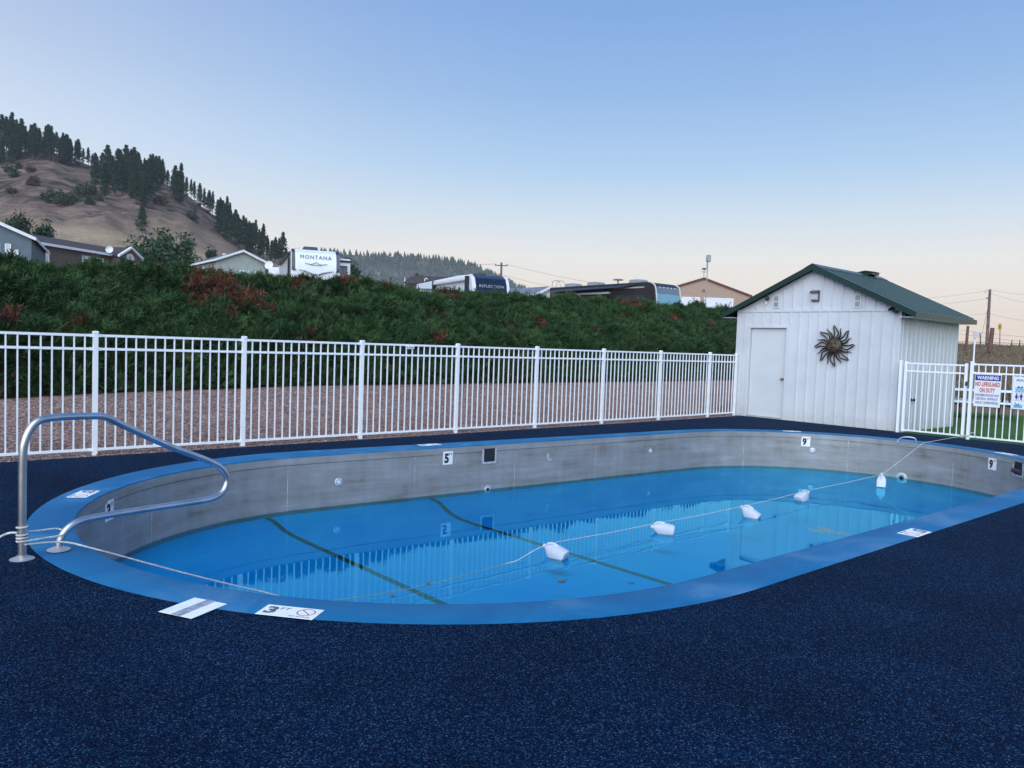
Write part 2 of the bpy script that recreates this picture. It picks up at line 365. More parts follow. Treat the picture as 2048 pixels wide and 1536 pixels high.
def build_coping():
    H2 = inset(HO, -0.004); lip = inset(HI, 0.012); n = len(HO)
    rows = [[(x, y, -0.05) for x, y in HO], [(x, y, 0.002) for x, y in HO], [(x, y, 0.005) for x, y in inset(HO, 0.008)], [(x, y, 0.005) for x, y in inset(HI, -0.010)],
            [(x, y, 0.002) for x, y in inset(HI, -0.003)], [(x, y, -0.004) for x, y in HI], [(x, y, -0.010) for x, y in HI]]
    vs = [p for r in rows for p in r]; fs = [(i * n + k, i * n + (k + 1) % n, (i + 1) * n + (k + 1) % n, (i + 1) * n + k) for i in range(len(rows) - 1) for k in range(n)]
    b = MB(); b.add(vs, fs); b.smooth = True
    return structure(b.build('coping', M_COPING), 'blue painted coping band around the pool')
build_coping()

# --- pool wall of steel panels
def build_wall():
    top, bot = -0.030, -0.74
    b = MB(); n = NH
    rows = []
    for off, z in ((0.0, -0.0105), (-0.004, -0.0105), (-0.004, -0.098), (0.030, -0.098), (0.030, bot - 0.02)):
        rows.append([(x, y, z) for x, y in inset(HI, -off)])
    vs = [p for r in rows for p in r]; fs = [(i * n + k, i * n + (k + 1) % n, (i + 1) * n + (k + 1) % n, (i + 1) * n + k) for i in range(len(rows) - 1) for k in range(n)]
    b.add(vs, fs); b.smooth = True
    wall = structure(b.build('pool_wall', M_STEEL), 'stained grey steel wall of the pool above the water')
    seams = sorted(wall_hit(px, py)[0] for px, py in ((304, 1000), (575, 980), (829, 960), (1029, 940), (1191, 920), (1487, 905), (1695, 920), (1906, 935)))
    gaps = seams[:]
    s = seams[-1] - PERIM if False else seams[-1]
    # the near side is hidden from the photograph: panels of the same length
    full = sorted(gaps); first, last = full[0], full[-1]
    span = PERIM - (last - first); k = max(1, round(span / 2.4))
    full += [last + span * i / k for i in range(1, k)]
    full = sorted(full)
    for i, a in enumerate(full):
        e = full[(i + 1) % len(full)]; e = e if e > a else e + PERIM
        m = max(2, int((e - a) / 0.12)); P = MB(); rowsv = []
        for j in range(m + 1):
            s = a + 0.004 + (e - a - 0.008) * j / m; p, nn, t = hi_at(s)
            rowsv.append([p + nn * 0.0 + UP * -0.104, p + UP * bot, p - nn * 0.03 + UP * bot, p - nn * 0.03 + UP * -0.104])
        vs = [q for r in rowsv for q in r]; fs = []
        for j in range(m):
            for c in range(4): fs.append((j * 4 + c, j * 4 + (c + 1) % 4, (j + 1) * 4 + (c + 1) % 4, (j + 1) * 4 + c))
        fs += [(0, 1, 2, 3), (m * 4 + 3, m * 4 + 2, m * 4 + 1, m * 4)]
        P.add(vs, fs); P.smooth = True; P.build('wall_panel', M_STEEL, wall)
    for s in seams:                                   # welded joint strips
        p, nn, t = hi_at(s); W = MB(); W.box(p + UP * ((bot - 0.10) / 2) - nn * 0.006, (0.010, 0.012, -bot - 0.10), (t, nn, UP)); W.build('weld_strip', M_WELD, wall)
    return wall
M_WELD = mat('weld_strip_metal', (0.46, 0.47, 0.48), 0.5, 0.3, var=0.4, vscale=9)
POOL_WALL = build_wall()

# --- pool floor with ledge and cove (seen through the water)
def floor_depth(x):
    tab = [(1, -0.775), (3, -0.785), (4.1, -0.80), (6.4, -0.885), (8, -0.95), (10, -1.02), (15, -1.06)]
    return float(np.interp(x, [a for a, _ in tab], [b for _, b in tab]))
PROF = [(0.0, 0.0), (0.16, 0.03), (0.24, 0.12), (0.34, 0.40), (0.48, 0.72), (0.66, 0.92), (0.95, 1.0), (1.6, 1.0), (2.3, 1.0)]
LEDGE = -0.722
def m_poolfloor():
    m = bpy.data.materials.new('blue_pool_floor_paint'); nt, N, L, b = nodes_of(m)
    tc = N.new('ShaderNodeTexCoord'); nz = N.new('ShaderNodeTexNoise'); nz.inputs['Scale'].default_value = 0.8; nz.inputs['Detail'].default_value = 6; L.new(tc.outputs['Object'], nz.inputs['Vector'])
    rp = N.new('ShaderNodeValToRGB'); L.new(nz.outputs['Fac'], rp.inputs[0]); el = rp.color_ramp.elements
    el[0].position = 0.35; el[0].color = (0.0, 0.35, 1.0, 1); el[1].position = 0.7; el[1].color = (0.0, 0.42, 1.0, 1)
    # rust-coloured debris patch on the deep floor
    pos = on(1655, 1050, 2, -0.95)
    vm = N.new('ShaderNodeVectorMath'); vm.operation = 'DISTANCE'; L.new(tc.outputs['Object'], vm.inputs[0]); vm.inputs[1].default_value = (pos.x, pos.y, floor_depth(pos.x))
    n3 = N.new('ShaderNodeTexNoise'); n3.inputs['Scale'].default_value = 5; n3.inputs['Detail'].default_value = 5; L.new(tc.outputs['Object'], n3.inputs['Vector'])
    s1 = N.new('ShaderNodeMath'); s1.operation = 'MULTIPLY_ADD'; L.new(n3.outputs['Fac'], s1.inputs[0]); s1.inputs[1].default_value = 1.6; L.new(vm.outputs['Value'], s1.inputs[2])
    r3 = N.new('ShaderNodeMapRange'); L.new(s1.outputs[0], r3.inputs['Value']); r3.inputs['From Min'].default_value = 0.85; r3.inputs['From Max'].default_value = 1.0; r3.inputs['To Min'].default_value = 0.7; r3.inputs['To Max'].default_value = 0.0
    mx = N.new('ShaderNodeMix'); mx.data_type = 'RGBA'; L.new(r3.outputs[0], mx.inputs['Factor']); L.new(rp.outputs[0], mx.inputs['A']); mx.inputs['B'].default_value = (0.62, 0.40, 0.27, 1)
    L.new(mx.outputs['Result'], b.inputs['Base Color']); b.inputs['Roughness'].default_value = 0.8; b.inputs['Specular IOR Level'].default_value = 0.0
    return m
def floor_pt(p, nn, d, lift=0.0):
    q = p + nn * d; fr = float(np.interp(d, [a for a, _ in PROF], [b for _, b in PROF]))
    return Vector((q.x, q.y, LEDGE + (floor_depth(q.x) - LEDGE) * fr + lift))
def build_floor():
    b = MB(); rows = []
    for d, _ in PROF:
        rows.append([floor_pt(Vector((HI[k][0], HI[k][1], 0)), hi_at(ARC[k] + 1e-4)[1], d) for k in range(NH)])
    rows.append([Vector((float(np.clip(HI[k][0], 4.43, 11.8)), 5.8, floor_depth(float(np.clip(HI[k][0], 4.43, 11.8))))) for k in range(NH)])
    n = NH; vs = [p for r in rows for p in r]; fs = [(i * n + k, i * n + (k + 1) % n, (i + 1) * n + (k + 1) % n, (i + 1) * n + k) for i in range(len(rows) - 1) for k in range(n)]
    b.add(vs, fs); b.smooth = True
    me = b.mesh('pool_floor'); o = structure(link('pool_floor', me, m_poolfloor()), 'bright blue painted pool floor under the water')
    # dark painted stripes across the floor
    for X, w in ((4.09, 0.06), (6.46, 0.07)):
        y1 = max(y for x, y in HI if abs(x - X) < 0.4); y0 = min(y for x, y in HI if abs(x - X) < 0.4)
        S = MB(); vs = []; fs = []; ys = [y1 - 0.05 - (y1 - y0 - 0.1) * i / 90 for i in range(91)]
        for i, y in enumerate(ys):
            d = float(np.min(np.hypot(HI_A[:, 0] - X, HI_A[:, 1] - y))); fr = float(np.interp(d, [a for a, _ in PROF], [q for _, q in PROF])); z = LEDGE + (floor_depth(X) - LEDGE) * fr + 0.010
            vs += [(X - w / 2, y, z), (X + w / 2, y, z)]
            if i: fs.append((2 * i - 2, 2 * i - 1, 2 * i + 1, 2 * i))
        S.add(vs, fs); S.build('floor_stripe', mat('black_floor_paint', (0.022, 0.02, 0.022), 0.8), o)
    return o
build_floor()
wb = MB(); wb.add([(x, y, ZW) for x, y in inset(HI, 0.001)], [tuple(range(NH))])
structure(wb.build('water', M_WATER), 'still blue water in the half drained pool')

# --- terrain beyond the deck
T_D = {-1.2: [(0, 2), (30, 2.3), (62, 6.0), (80, 7.4), (130, 11), (400, 16), (3000, -10)],
       -0.66: [(0, 2), (30, 2.3), (62, 5.7), (80, 7.0), (130, 10), (400, 14), (3000, -10)],
       -0.35: [(0, 2.2), (30, 2.3), (44, 2.5), (85, 6.2), (130, 8.5), (400, 11), (3000, -10)],
       0.2: [(0, 2.3), (30, 2.35), (56, 2.4), (98, 3.3), (160, 3.6), (400, 3), (3000, -12)],
       0.46: [(0, 0.0), (26, 0.2), (60, 1.8), (90, 3.3), (130, 3.4), (400, 2), (3000, -12)],
       0.60: [(0, -0.10), (24, -0.06), (34, 0.25), (60, 1.7), (86, 3.36), (130, 3.3), (400, 2), (3000, -12)]}
def terrain(x, y):
    D = x * FH.x + y * FH.y; lat = x * RH.x + y * RH.y
    if D < 1: D = 1
    a = lat / D; ks = sorted(T_D)
    if a <= ks[0]: k0 = k1 = ks[0]; t = 0
    elif a >= ks[-1]: k0 = k1 = ks[-1]; t = 0
    else:
        i = max(j for j in range(len(ks) - 1) if ks[j] <= a); k0, k1 = ks[i], ks[i + 1]; t = (a - k0) / (k1 - k0)
    z0 = np.interp(D, [p for p, _ in T_D[k0]], [p for _, p in T_D[k0]]); z1 = np.interp(D, [p for p, _ in T_D[k1]], [p for _, p in T_D[k1]])
    return float(z0 * (1 - t) + z1 * t)
CREST_Y = lambda x: 17.45 + (x - 7.5) * 0.058
FOOT_Y = lambda x: 15.0 + 0.02 * x
def line_table(pts, fy):
    out = []
    for px, py in pts:
        X = 5.0
        for _ in range(12):
            P = on(px, py, 1, fy(X)); X = P.x
        out.append((P.x, P.z))
    return out
CREST = line_table([(0, 503), (100, 513), (200, 518), (350, 523), (430, 536), (560, 543), (640, 552), (700, 553), (800, 560), (850, 573), (1000, 580), (1100, 590), (1200, 592), (1300, 598), (1400, 606), (1440, 612)], CREST_Y)
FOOT = line_table([(0, 797), (190, 785), (400, 778), (600, 770), (1000, 765), (1300, 762), (1450, 760)], FOOT_Y)
crest_z = lambda x: float(np.interp(x, [a for a, _ in CREST], [b for _, b in CREST]))
foot_z = lambda x: float(np.interp(x, [a for a, _ in FOOT], [b for _, b in FOOT]))
def grid(name, xs, ys, zf, material, label):
    b = MB(); nx, ny = len(xs), len(ys)
    b.add([(x, y, zf(x, y)) for y in ys for x in xs], [(j * nx + i, j * nx + i + 1, (j + 1) * nx + i + 1, (j + 1) * nx + i) for j in range(ny - 1) for i in range(nx - 1)])
    b.smooth = True
    return structure(b.build(name, material), label)
def gravel_z(x, y):
    t = min(1, max(0, (y - 10.12) / (FOOT_Y(x) - 10.12)))
    return -0.02 + foot_z(x) * t ** 1.15 * (1.0 if x < 30 else max(0, 1 - (x - 30) / 12)) + 0.012 * noise.noise(Vector((x * 1.3, y * 1.3, 0)))
grid('gravel_bed', list(np.linspace(-24, 44, 137)), [10.1 + 0.25 * i for i in range(24)], gravel_z, M_GRAVEL, 'pinkish crushed gravel bed between the white fence and the hedge')
# loose stones over the gravel nearest the fence
def build_stones():
    r = np.random.default_rng(5); n = 26000; xs = r.uniform(0.5, 17, n); ys = 10.14 + 4.6 * r.random(n) ** 1.3; V = np.zeros((n, 6, 3)); O = np.array([[1, 0, 0], [-1, 0, 0], [0, 1, 0], [0, -1, 0], [0, 0, 0.75], [0, 0, -0.75]], float)
    sz = r.uniform(0.009, 0.024, n); ang = r.uniform(0, 6.28, n); ca, sa = np.cos(ang), np.sin(ang)
    P = O[None] * (1 + r.uniform(-0.35, 0.35, (n, 6, 3))) * sz[:, None, None] * np.stack([np.ones(n), r.uniform(0.55, 1, n), r.uniform(0.5, 0.9, n)], 1)[:, None, :]
    V[..., 0] = P[..., 0] * ca[:, None] - P[..., 1] * sa[:, None] + xs[:, None]; V[..., 1] = P[..., 0] * sa[:, None] + P[..., 1] * ca[:, None] + ys[:, None]; V[..., 2] = P[..., 2] + (np.array([gravel_z(x, y) for x, y in zip(xs, ys)]) + sz * 0.25)[:, None]
    F = np.array([[0, 2, 4], [2, 1, 4], [1, 3, 4], [3, 0, 4], [2, 0, 5], [1, 2, 5], [3, 1, 5], [0, 3, 5]]); FF = (F[None] + 6 * np.arange(n)[:, None, None]).reshape(-1, 3)
    pal = np.array([[0.30, 0.19, 0.165], [0.37, 0.26, 0.235], [0.22, 0.155, 0.14], [0.42, 0.36, 0.34], [0.28, 0.23, 0.21], [0.34, 0.20, 0.17]]); C = np.repeat(pal[r.integers(0, 6, n)] * r.uniform(0.6, 1.05, (n, 1)) * np.array([1.0, 0.94, 0.90]), 6, 0)
    me = np_mesh('gravel_stones', V.reshape(-1, 3), FF, C, attr_mat('gravel_stone', 0.9)); tag(link('gravel_stones', me, None), 'loose pinkish gravel stones in front of and behind the fence', 'gravel', kind='stuff')
grid('lawn', list(np.linspace(16.362, 26, 30)), list(np.linspace(-22, 10.0, 40)), lambda x, y: -0.035 + 0.02 * noise.noise(Vector((x * 0.7, y * 0.7, 3))), M_LAWN, 'strip of short green lawn behind the gate')
build_stones()
def build_ground():
    rings = [9, 14, 20, 24, 28, 34, 42, 52, 64, 76, 84, 88, 94, 104, 120, 145, 180, 240, 330, 480, 700, 1100, 1800]
    b = MB(); na = 180; vs = []
    for R in rings:
        for k in range(na):
            a = 2 * math.pi * k / na; x, y = R * math.cos(a), R * math.sin(a); D = x * FH.x + y * FH.y
            front = D > 0.35 * R
            z = terrain(x, y) if front else -0.2 - 0.004 * R
            if R < 40 and y < 18.2 + 0.04 * x and (x < 25.9): z = -1.3
            elif front and R < 40 and y < 17: z = min(z, -0.12 + max(0, (R - 26)) * 0.04)
            z += 0.25 * noise.noise(Vector((x * 0.06, y * 0.06, 1))) if 45 < R < 500 else 0
            vs.append((x, y, z))
    n = len(rings); fs = [(i * na + k, i * na + (k + 1) % na, (i + 1) * na + (k + 1) % na, (i + 1) * na + k) for i in range(n - 1) for k in range(na)]
    b.add(vs, fs); b.smooth = True
    return structure(b.build('ground', M_FIELD), 'dry brown field rising to the horizon')
build_ground()
def build_dry_grass():
    r = np.random.default_rng(11); n = 9000; D = 25 + 60 * r.random(n) ** 0.9; a = r.uniform(0.40, 0.74, n); V = []; C = []
    pal = np.array([[0.19, 0.135, 0.09], [0.13, 0.095, 0.06], [0.23, 0.165, 0.115], [0.11, 0.10, 0.055]])
    for i in range(n):
        p = G(a[i] * D[i], D[i]); z = terrain(p.x, p.y); z = min(z, -0.12 + max(0, (p.length - 26)) * 0.04) if (p.length < 40 and p.y < 17) else z; c = pal[r.integers(0, 4)] * r.uniform(0.7, 1.2)
        for k in range(4):
            h = r.uniform(0.10, 0.30); q = np.array([p.x, p.y, z]) + r.normal(0, 0.12, 3) * [1, 1, 0]; t = r.uniform(0, 6.28); w = 0.035; l = r.normal(0, 0.07, 2)
            V += [q + [w * math.cos(t), w * math.sin(t), -0.05], q - [w * math.cos(t), w * math.sin(t), 0.05], q + [l[0], l[1], h]]; C += [c, c, c * 1.25]
    V = np.array(V); me = np_mesh('dry_grass', V, np.arange(len(V)).reshape(-1, 3), np.array(C), attr_mat('dry_grass_blades', 0.9)); tag(link('dry_grass', me, None), 'dry tan grass tufts on the rising field', 'grass', kind='stuff')
build_dry_grass()
# narrow road along the rise at the right
rb = MB(); vs = []; fs = []
for i in range(41):
    a = 0.50 + 0.022 * i; 
    for D in (83.5, 87.5):
        p = G(a * D, D); vs.append((p.x, p.y, terrain(p.x, p.y) + 0.30))
    if i: fs.append((2 * i - 2, 2 * i - 1, 2 * i + 1, 2 * i))
rb.add(vs, fs); structure(rb.build('road', mat('grey_road', (0.16, 0.15, 0.15), 0.9)), 'narrow grey road along the top of the dry field')

# --- hillside with pines, far wooded hill
RIDGE = [(-2600, -80), (-1600, 40), (-800, 150), (-300, 250), (0, 305), (102, 309), (191, 340), (273, 350), (359, 385), (393, 412), (441, 446), (495, 494), (547, 518), (600, 532), (660, 548), (760, 600)]
R_A = [(p[0] - 1024) / FPX for p in RIDGE]; R_Z = [at(p[0], p[1], 320).z for p in RIDGE]
def hill_h(x, y):
    D = x * FH.x + y * FH.y; a = (x * RH.x + y * RH.y) / max(D, 1)
    zr = float(np.interp(a, R_A, R_Z)); z0 = terrain(x, y) - 0.6
    if D < 110: return z0
    if D <= 320:
        t = (D - 110) / 210; s = 0.25 * t + 0.75 * t * t * (1.6 - 0.6 * t)
        bump = (1 - t) * t * 4
        g = 3.2 * noise.noise(Vector((a * 14, D * 0.018, 5))) + 1.4 * noise.noise(Vector((a * 40, D * 0.05, 9)))
        return z0 * (1 - s) + zr * s + g * bump * min(1, max(0, (zr - 15) / 40))
    t = (D - 320) / 160
    return zr - max(0, zr - 5) * 0.55 * t
def build_hill():
    b = MB(); al = np.linspace(-1.75, -0.17, 170); Ds = list(np.linspace(108, 320, 72)) + [335, 355, 380, 420, 470]
    vs = []
    for D in Ds:
        for a in al:
            p = G(a * D, D); vs.append((p.x, p.y, hill_h(p.x, p.y)))
    na = len(al); b.add(vs, [(i * na + k, i * na + k + 1, (i + 1) * na + k + 1, (i + 1) * na + k) for i in range(len(Ds) - 1) for k in range(na - 1)])
    b.smooth = True
    m = bpy.data.materials.new('dry_hillside'); nt, N, L, bs = nodes_of(m)
    tc = N.new('ShaderNodeTexCoord')
    def nz(s, d, dist=0):
        n = N.new('ShaderNodeTexNoise'); n.inputs['Scale'].default_value = s; n.inputs['Detail'].default_value = d; n.inputs['Roughness'].default_value = 0.65; n.inputs['Distortion'].default_value = dist; L.new(tc.outputs['Object'], n.inputs['Vector']); return n.outputs['Fac']
    grass = N.new('ShaderNodeValToRGB'); L.new(nz(0.06, 9), grass.inputs[0]); e = grass.color_ramp.elements
    e[0].position = 0.33; e[0].color = (0.22, 0.155, 0.105, 1); e[1].position = 0.66; e[1].color = (0.38, 0.28, 0.185, 1)
    rock = N.new('ShaderNodeValToRGB'); L.new(nz(0.16, 10, 0.9), rock.inputs[0]); e = rock.color_ramp.elements
    e[0].position = 0.40; e[0].color = (0.05, 0.045, 0.03, 1); e[1].position = 0.68; e[1].color = (0.25, 0.165, 0.145, 1); q = e.new(0.52); q.color = (0.145, 0.098, 0.082, 1)
    sp = N.new('ShaderNodeSeparateXYZ'); L.new(tc.outputs['Object'], sp.inputs[0])
    mr = N.new('ShaderNodeMath'); mr.operation = 'MULTIPLY_ADD'; L.new(nz(0.03, 5), mr.inputs[0]); mr.inputs[1].default_value = 34; L.new(sp.outputs['Z'], mr.inputs[2])
    m2 = N.new('ShaderNodeMapRange'); L.new(mr.outputs[0], m2.inputs['Value']); m2.inputs['From Min'].default_value = 40; m2.inputs['From Max'].default_value = 56
    mx = N.new('ShaderNodeMix'); mx.data_type = 'RGBA'; L.new(m2.outputs[0], mx.inputs['Factor']); L.new(grass.outputs[0], mx.inputs['A']); L.new(rock.outputs[0], mx.inputs['B'])
    L.new(mx.outputs['Result'], bs.inputs['Base Color']); bs.inputs['Roughness'].default_value = 1.0; bs.inputs['Specular IOR Level'].default_value = 0.0
    bp = N.new('ShaderNodeBump'); bp.inputs['Strength'].default_value = 0.6; bp.inputs['Distance'].default_value = 2.0; L.new(nz(0.25, 6), bp.inputs['Height']); L.new(bp.outputs[0], bs.inputs['Normal'])
    return structure(b.build('hill', m), 'tan and rocky hillside behind the houses')
build_hill()
FRIDGE = [(100, 540), (380, 522), (560, 510), (640, 507), (700, 511), (780, 514), (850, 518), (900, 524), (950, 538), (985, 553), (1010, 566), (1040, 580), (1100, 600), (1200, 640)]
F_A = [(p[0] - 1024) / FPX for p in FRIDGE]; F_Z = [at(p[0], p[1], 1500).z for p in FRIDGE]
def far_h(a, D):
    zr = float(np.interp(a, F_A, F_Z)); t = (D - 1050) / 450
    if t <= 1: return -6 + (zr + 6) * max(0, t) ** 0.9 + 14 * noise.noise(Vector((a * 22, D * 0.004, 2))) * max(0, 1 - t) * t * 4
    return zr - (t - 1) * (zr + 25)
def build_far():
    b = MB(); al = np.linspace(-0.62, 0.12, 90); Ds = list(np.linspace(1050, 1500, 30)) + [1580, 1700]
    vs = [(*(G(a * D, D).xy), far_h(a, D)) for D in Ds for a in al]; na = len(al)
    b.add(vs, [(i * na + k, i * na + k + 1, (i + 1) * na + k + 1, (i + 1) * na + k) for i in range(len(Ds) - 1) for k in range(na - 1)]); b.smooth = True
    structure(b.build('far_hill', m_ground('far_hill_earth', [(0.03, 0.04, 0.02), (0.10, 0.08, 0.06), (0.20, 0.15, 0.11)], 0.012, bump=0)), 'distant hill under dark pine forest')
    # its forest: one mass of small pines
    V = []; F = []; C = []
    for _ in range(4200):
        a = random.uniform(-0.45, 0.08); D = 1500 - 440 * random.random() ** 1.4
        if noise.noise(Vector((a * 30, D * 0.01, 7))) < -0.28 and D < 1470: continue
        p = G(a * D, D); z = far_h(a, D); h = random.uniform(6, 13); w = h * random.uniform(0.16, 0.24); n = len(V); ang = random.random() * 6.28
        for lv, (r, zz) in enumerate(((w, 0.12), (w * 0.75, 0.5), (0.02, 1.0))):
            for k in range(5):
                t = ang + k * 1.2566; rr = r * random.uniform(0.7, 1.3); V.append((p.x + rr * math.cos(t), p.y + rr * math.sin(t), z + h * zz))
        for lv in range(2):
            for k in range(5): F.append((n + lv * 5 + k, n + lv * 5 + (k + 1) % 5, n + lv * 5 + 5 + (k + 1) % 5, n + lv * 5 + 5 + k))
    me = bpy.data.meshes.new('far_forest'); me.from_pydata(V, [], F)
    tag(link('far_forest', me, mat('far_pine_needles', (0.035, 0.055, 0.03), 0.9, var=0.4, vscale=0.03)), 'dark pine forest covering the distant hill', 'forest', kind='stuff')
build_far()
# ================================================================== THINGS BY THE POOL
# --- white picket fence behind the pool
FX0, FSP, FY, FH_ = 2.507, 1.829, 10.29, 1.486
def share(me_src, name, loc, parent):
    o = bpy.data.objects.new(name, me_src); COL.objects.link(o); o.parent = parent
    o.matrix_parent_inverse = Matrix.LocRotScale(*parent.matrix_basis.decompose()).inverted(); o.location = loc; return o
def post_mesh(h, w=0.052):
    b = MB(); b.bbox((-w / 2, -w / 2, -0.05), (w / 2, w / 2, h - 0.022))
    c = w / 2 + 0.004
    b.bbox((-c, -c, h - 0.024), (c, c, h - 0.008)); b.add([(-c, -c, h - 0.008), (c, -c, h - 0.008), (c, c, h - 0.008), (-c, c, h - 0.008), (-c * .55, -c * .55, h), (c * .55, -c * .55, h), (c * .55, c * .55, h), (-c * .55, c * .55, h)], [(0, 1, 5, 4), (1, 2, 6, 5), (2, 3, 7, 6), (3, 0, 4, 7), (4, 5, 6, 7)])
    me = b.mesh('post'); me.materials.append(M_WHITE); return me
def picket_mesh(h0, h1, w=0.016):
    b = MB(); b.bbox((-w / 2, -w / 2, h0), (w / 2, w / 2, h1)); me = b.mesh('picket'); me.materials.append(M_WHITE); return me
def rail_mesh(L, axis):
    b = MB(); sz = (L, 0.027, 0.030) if axis == 0 else (0.027, L, 0.030); b.box((0, 0, 0), sz); me = b.mesh('rail'); me.materials.append(M_WHITE); return me
PK = picket_mesh(0.055, 1.44)
b = MB(); b.box((0, 0, 0), (0.034, 0.034, 0.037)); BRK = b.mesh('rail_bracket'); BRK.materials.append(M_WHITE)
def fence_run(fence, p0, axis, n, spacing, gap, gz=0.0, skip_last_post=False):
    """posts every spacing along an axis from p0, three rails and pickets between"""
    d = Vector((1, 0, 0)) if axis == 0 else Vector((0, -1, 0))
    pm = post_mesh(FH_); rm = rail_mesh(spacing - 0.052, axis)
    for i in range(n + 1):
        p = p0 + d * (spacing * i)
        if not (i == n and skip_last_post): share(pm, 'post', p, fence)
        if i == n: break
        m = p + d * (spacing / 2)
        for z in (1.433, 1.272, 0.060):
            share(rm, 'rail', m + UP * z, fence)
            for e in (-1, 1): share(BRK, 'rail_bracket', m + d * (e * (spacing / 2 - 0.042)) + UP * z, fence)
        k = round(spacing / gap)
        for j in range(1, k): share(PK, 'picket', p + d * (spacing * j / k), fence)
fence = thing('fence', 'long white metal picket fence between the pool deck and the gravel', 'fence', (FX0, FY, 0))
fence_run(fence, Vector((FX0 - 2 * FSP, FY, 0)), 0, 9, FSP, FSP / 16)
xe = FX0 + 7 * FSP; L = 16.40 - xe                                       # short last bay up to the shed
rm = rail_mesh(L - 0.052, 0)
for z in (1.433, 1.272, 0.060): share(rm, 'rail', Vector((xe + L / 2, FY, z)), fence)
for j in range(1, 9): share(PK, 'picket', Vector((xe + L * j / 9, FY, 0)), fence)
share(post_mesh(FH_), 'post', Vector((16.40, FY, 0)), fence)
p = on(820, 695, 1, FY - 0.03); b = MB(); b.box(p, (0.16, 0.006, 0.045)); o = tag(b.build('small_sign', M_SIGNWHITE), 'small white plate reading No Smoking on the top rail of the fence', 'sign')
text('No Smoking', p + Vector((0, -0.004, -0.011)), (1, 0, 0), UP, 0.024, M_BLACK, o, width=0.13, bold=0.01)

# --- gate and fence to the right of the shed
GX = 16.35
gate = thing('gate', 'white picket gate between the shed corner and the double post', 'gate', (GX, 6.40, 0))
for y in (6.375, 5.275):
    b = MB(); b.bbox((GX - 0.024, y - 0.024, 0.03), (GX + 0.024, y + 0.024, 1.445)); b.build('gate_stile', M_WHITE, gate)
rm = rail_mesh(1.052, 1)
for z in (1.405, 1.250, 0.060): share(rm, 'rail', Vector((GX, 5.825, z)), gate)
PKG = picket_mesh(0.06, 1.405)
for j in range(1, 10): share(PKG, 'picket', Vector((GX, 6.375 - 1.10 * j / 10, 0)), gate)
hp = share(post_mesh(1.46), 'hinge_post', Vector((GX, 6.475, 0)), gate)
b = MB(); b.bbox((GX - 0.05, 5.235, 1.02), (GX - 0.026, 5.265, 1.10)); b.build('latch', M_BLACK, gate)
fence2 = thing('fence', 'white picket fence carrying the two pool signs, right of the gate', 'fence', (GX, 5.18, 0))
fence_run(fence2, Vector((GX, 5.178, 0)), 1, 3, FSP, FSP / 16)

# warning sign
def flat_sign(name, label, y0, y1, z0, z1, x):
    b = MB(); b.bbox((x - 0.005, y0, z0), (x + 0.005, y1, z1)); return tag(b.build(name, M_SIGNWHITE, bevel=0.002), label, 'sign')
SX = GX - 0.024; RT = Vector((0, -1, 0)); FRN = SX - 0.0065
s1 = flat_sign('warning_sign', 'WARNING no lifeguard on duty sign wired to the white fence', 4.67, 5.115, 0.645, 1.252, SX)
b = MB(); b.bbox((FRN - 0.001, 4.68, 1.135), (FRN + 0.003, 5.105, 1.242)); b.build('blue_header', M_BLUE, s1)
text('WARNING', (FRN - 0.002, 4.8925, 1.158), RT, UP, 0.064, M_SIGNWHITE, s1, width=0.36, bold=0.03)
text('NO LIFEGUARD', (FRN, 4.8925, 1.030), RT, UP, 0.078, M_RED, s1, width=0.41, bold=0.03)
text('ON DUTY', (FRN, 4.8925, 0.918), RT, UP, 0.078, M_RED, s1, width=0.26, bold=0.03)
for t, z, w in (('CHILDREN SHOULD NOT', 0.842, 0.40), ('USE POOL WITHOUT', 0.772, 0.37), ('ADULT SUPERVISION', 0.700, 0.38)): text(t, (FRN, 4.8925, z), RT, UP, 0.045, M_BLUE, s1, width=w, bold=0.012)
# pool rules sign with pictograms, cut by the picture's right edge
s2 = flat_sign('pool_sign', 'white pool sign with blue swimmer and restroom pictograms at the right edge', 4.03, 4.48, 0.645, 1.240, SX)
text('POOL', (FRN, 4.43, 1.155), RT, UP, 0.036, M_BLUE, s2, width=0.17, bold=0.03, align='LEFT', slant=0.25)
def waves(y0, y1, z, parent, mat_):
    for k in range(4):
        pts = [(FRN - 0.002, y0 + (y1 - y0) * i / 24, z - 0.018 * k + 0.006 * math.sin(i * 0.8 + k)) for i in range(25)]
        b = MB(); b.tube(pts, 0.0045, 5); b.build('wave_line', mat_, parent)
def blob(c, r, parent, mat_, name='pictogram'):
    b = MB(); b.add([(FRN - 0.002, c[0] + r[0] * math.cos(a * 0.3927), c[1] + r[1] * math.sin(a * 0.3927)) for a in range(16)], [tuple(range(16))]); b.build(name, mat_, parent)
waves(4.435, 4.29, 1.03, s2, M_CYAN); waves(4.20, 4.08, 1.03, s2, M_CYAN)
for y in (4.385, 4.33): blob((y, 1.052), (0.014, 0.014), s2, M_BLUE)
b = MB(); b.tube([(FRN - 0.002, 4.41, 1.034), (FRN - 0.002, 4.385, 1.062), (FRN - 0.002, 4.355, 1.036), (FRN - 0.002, 4.325, 1.040)], 0.006, 5); b.build('pictogram', M_BLUE, s2)
for z in (0.955, 0.80): b = MB(); b.bbox((FRN - 0.001, 4.06, z), (FRN + 0.002, 4.45, z + 0.004)); b.build('divider_line', M_GREYPRINT, s2)
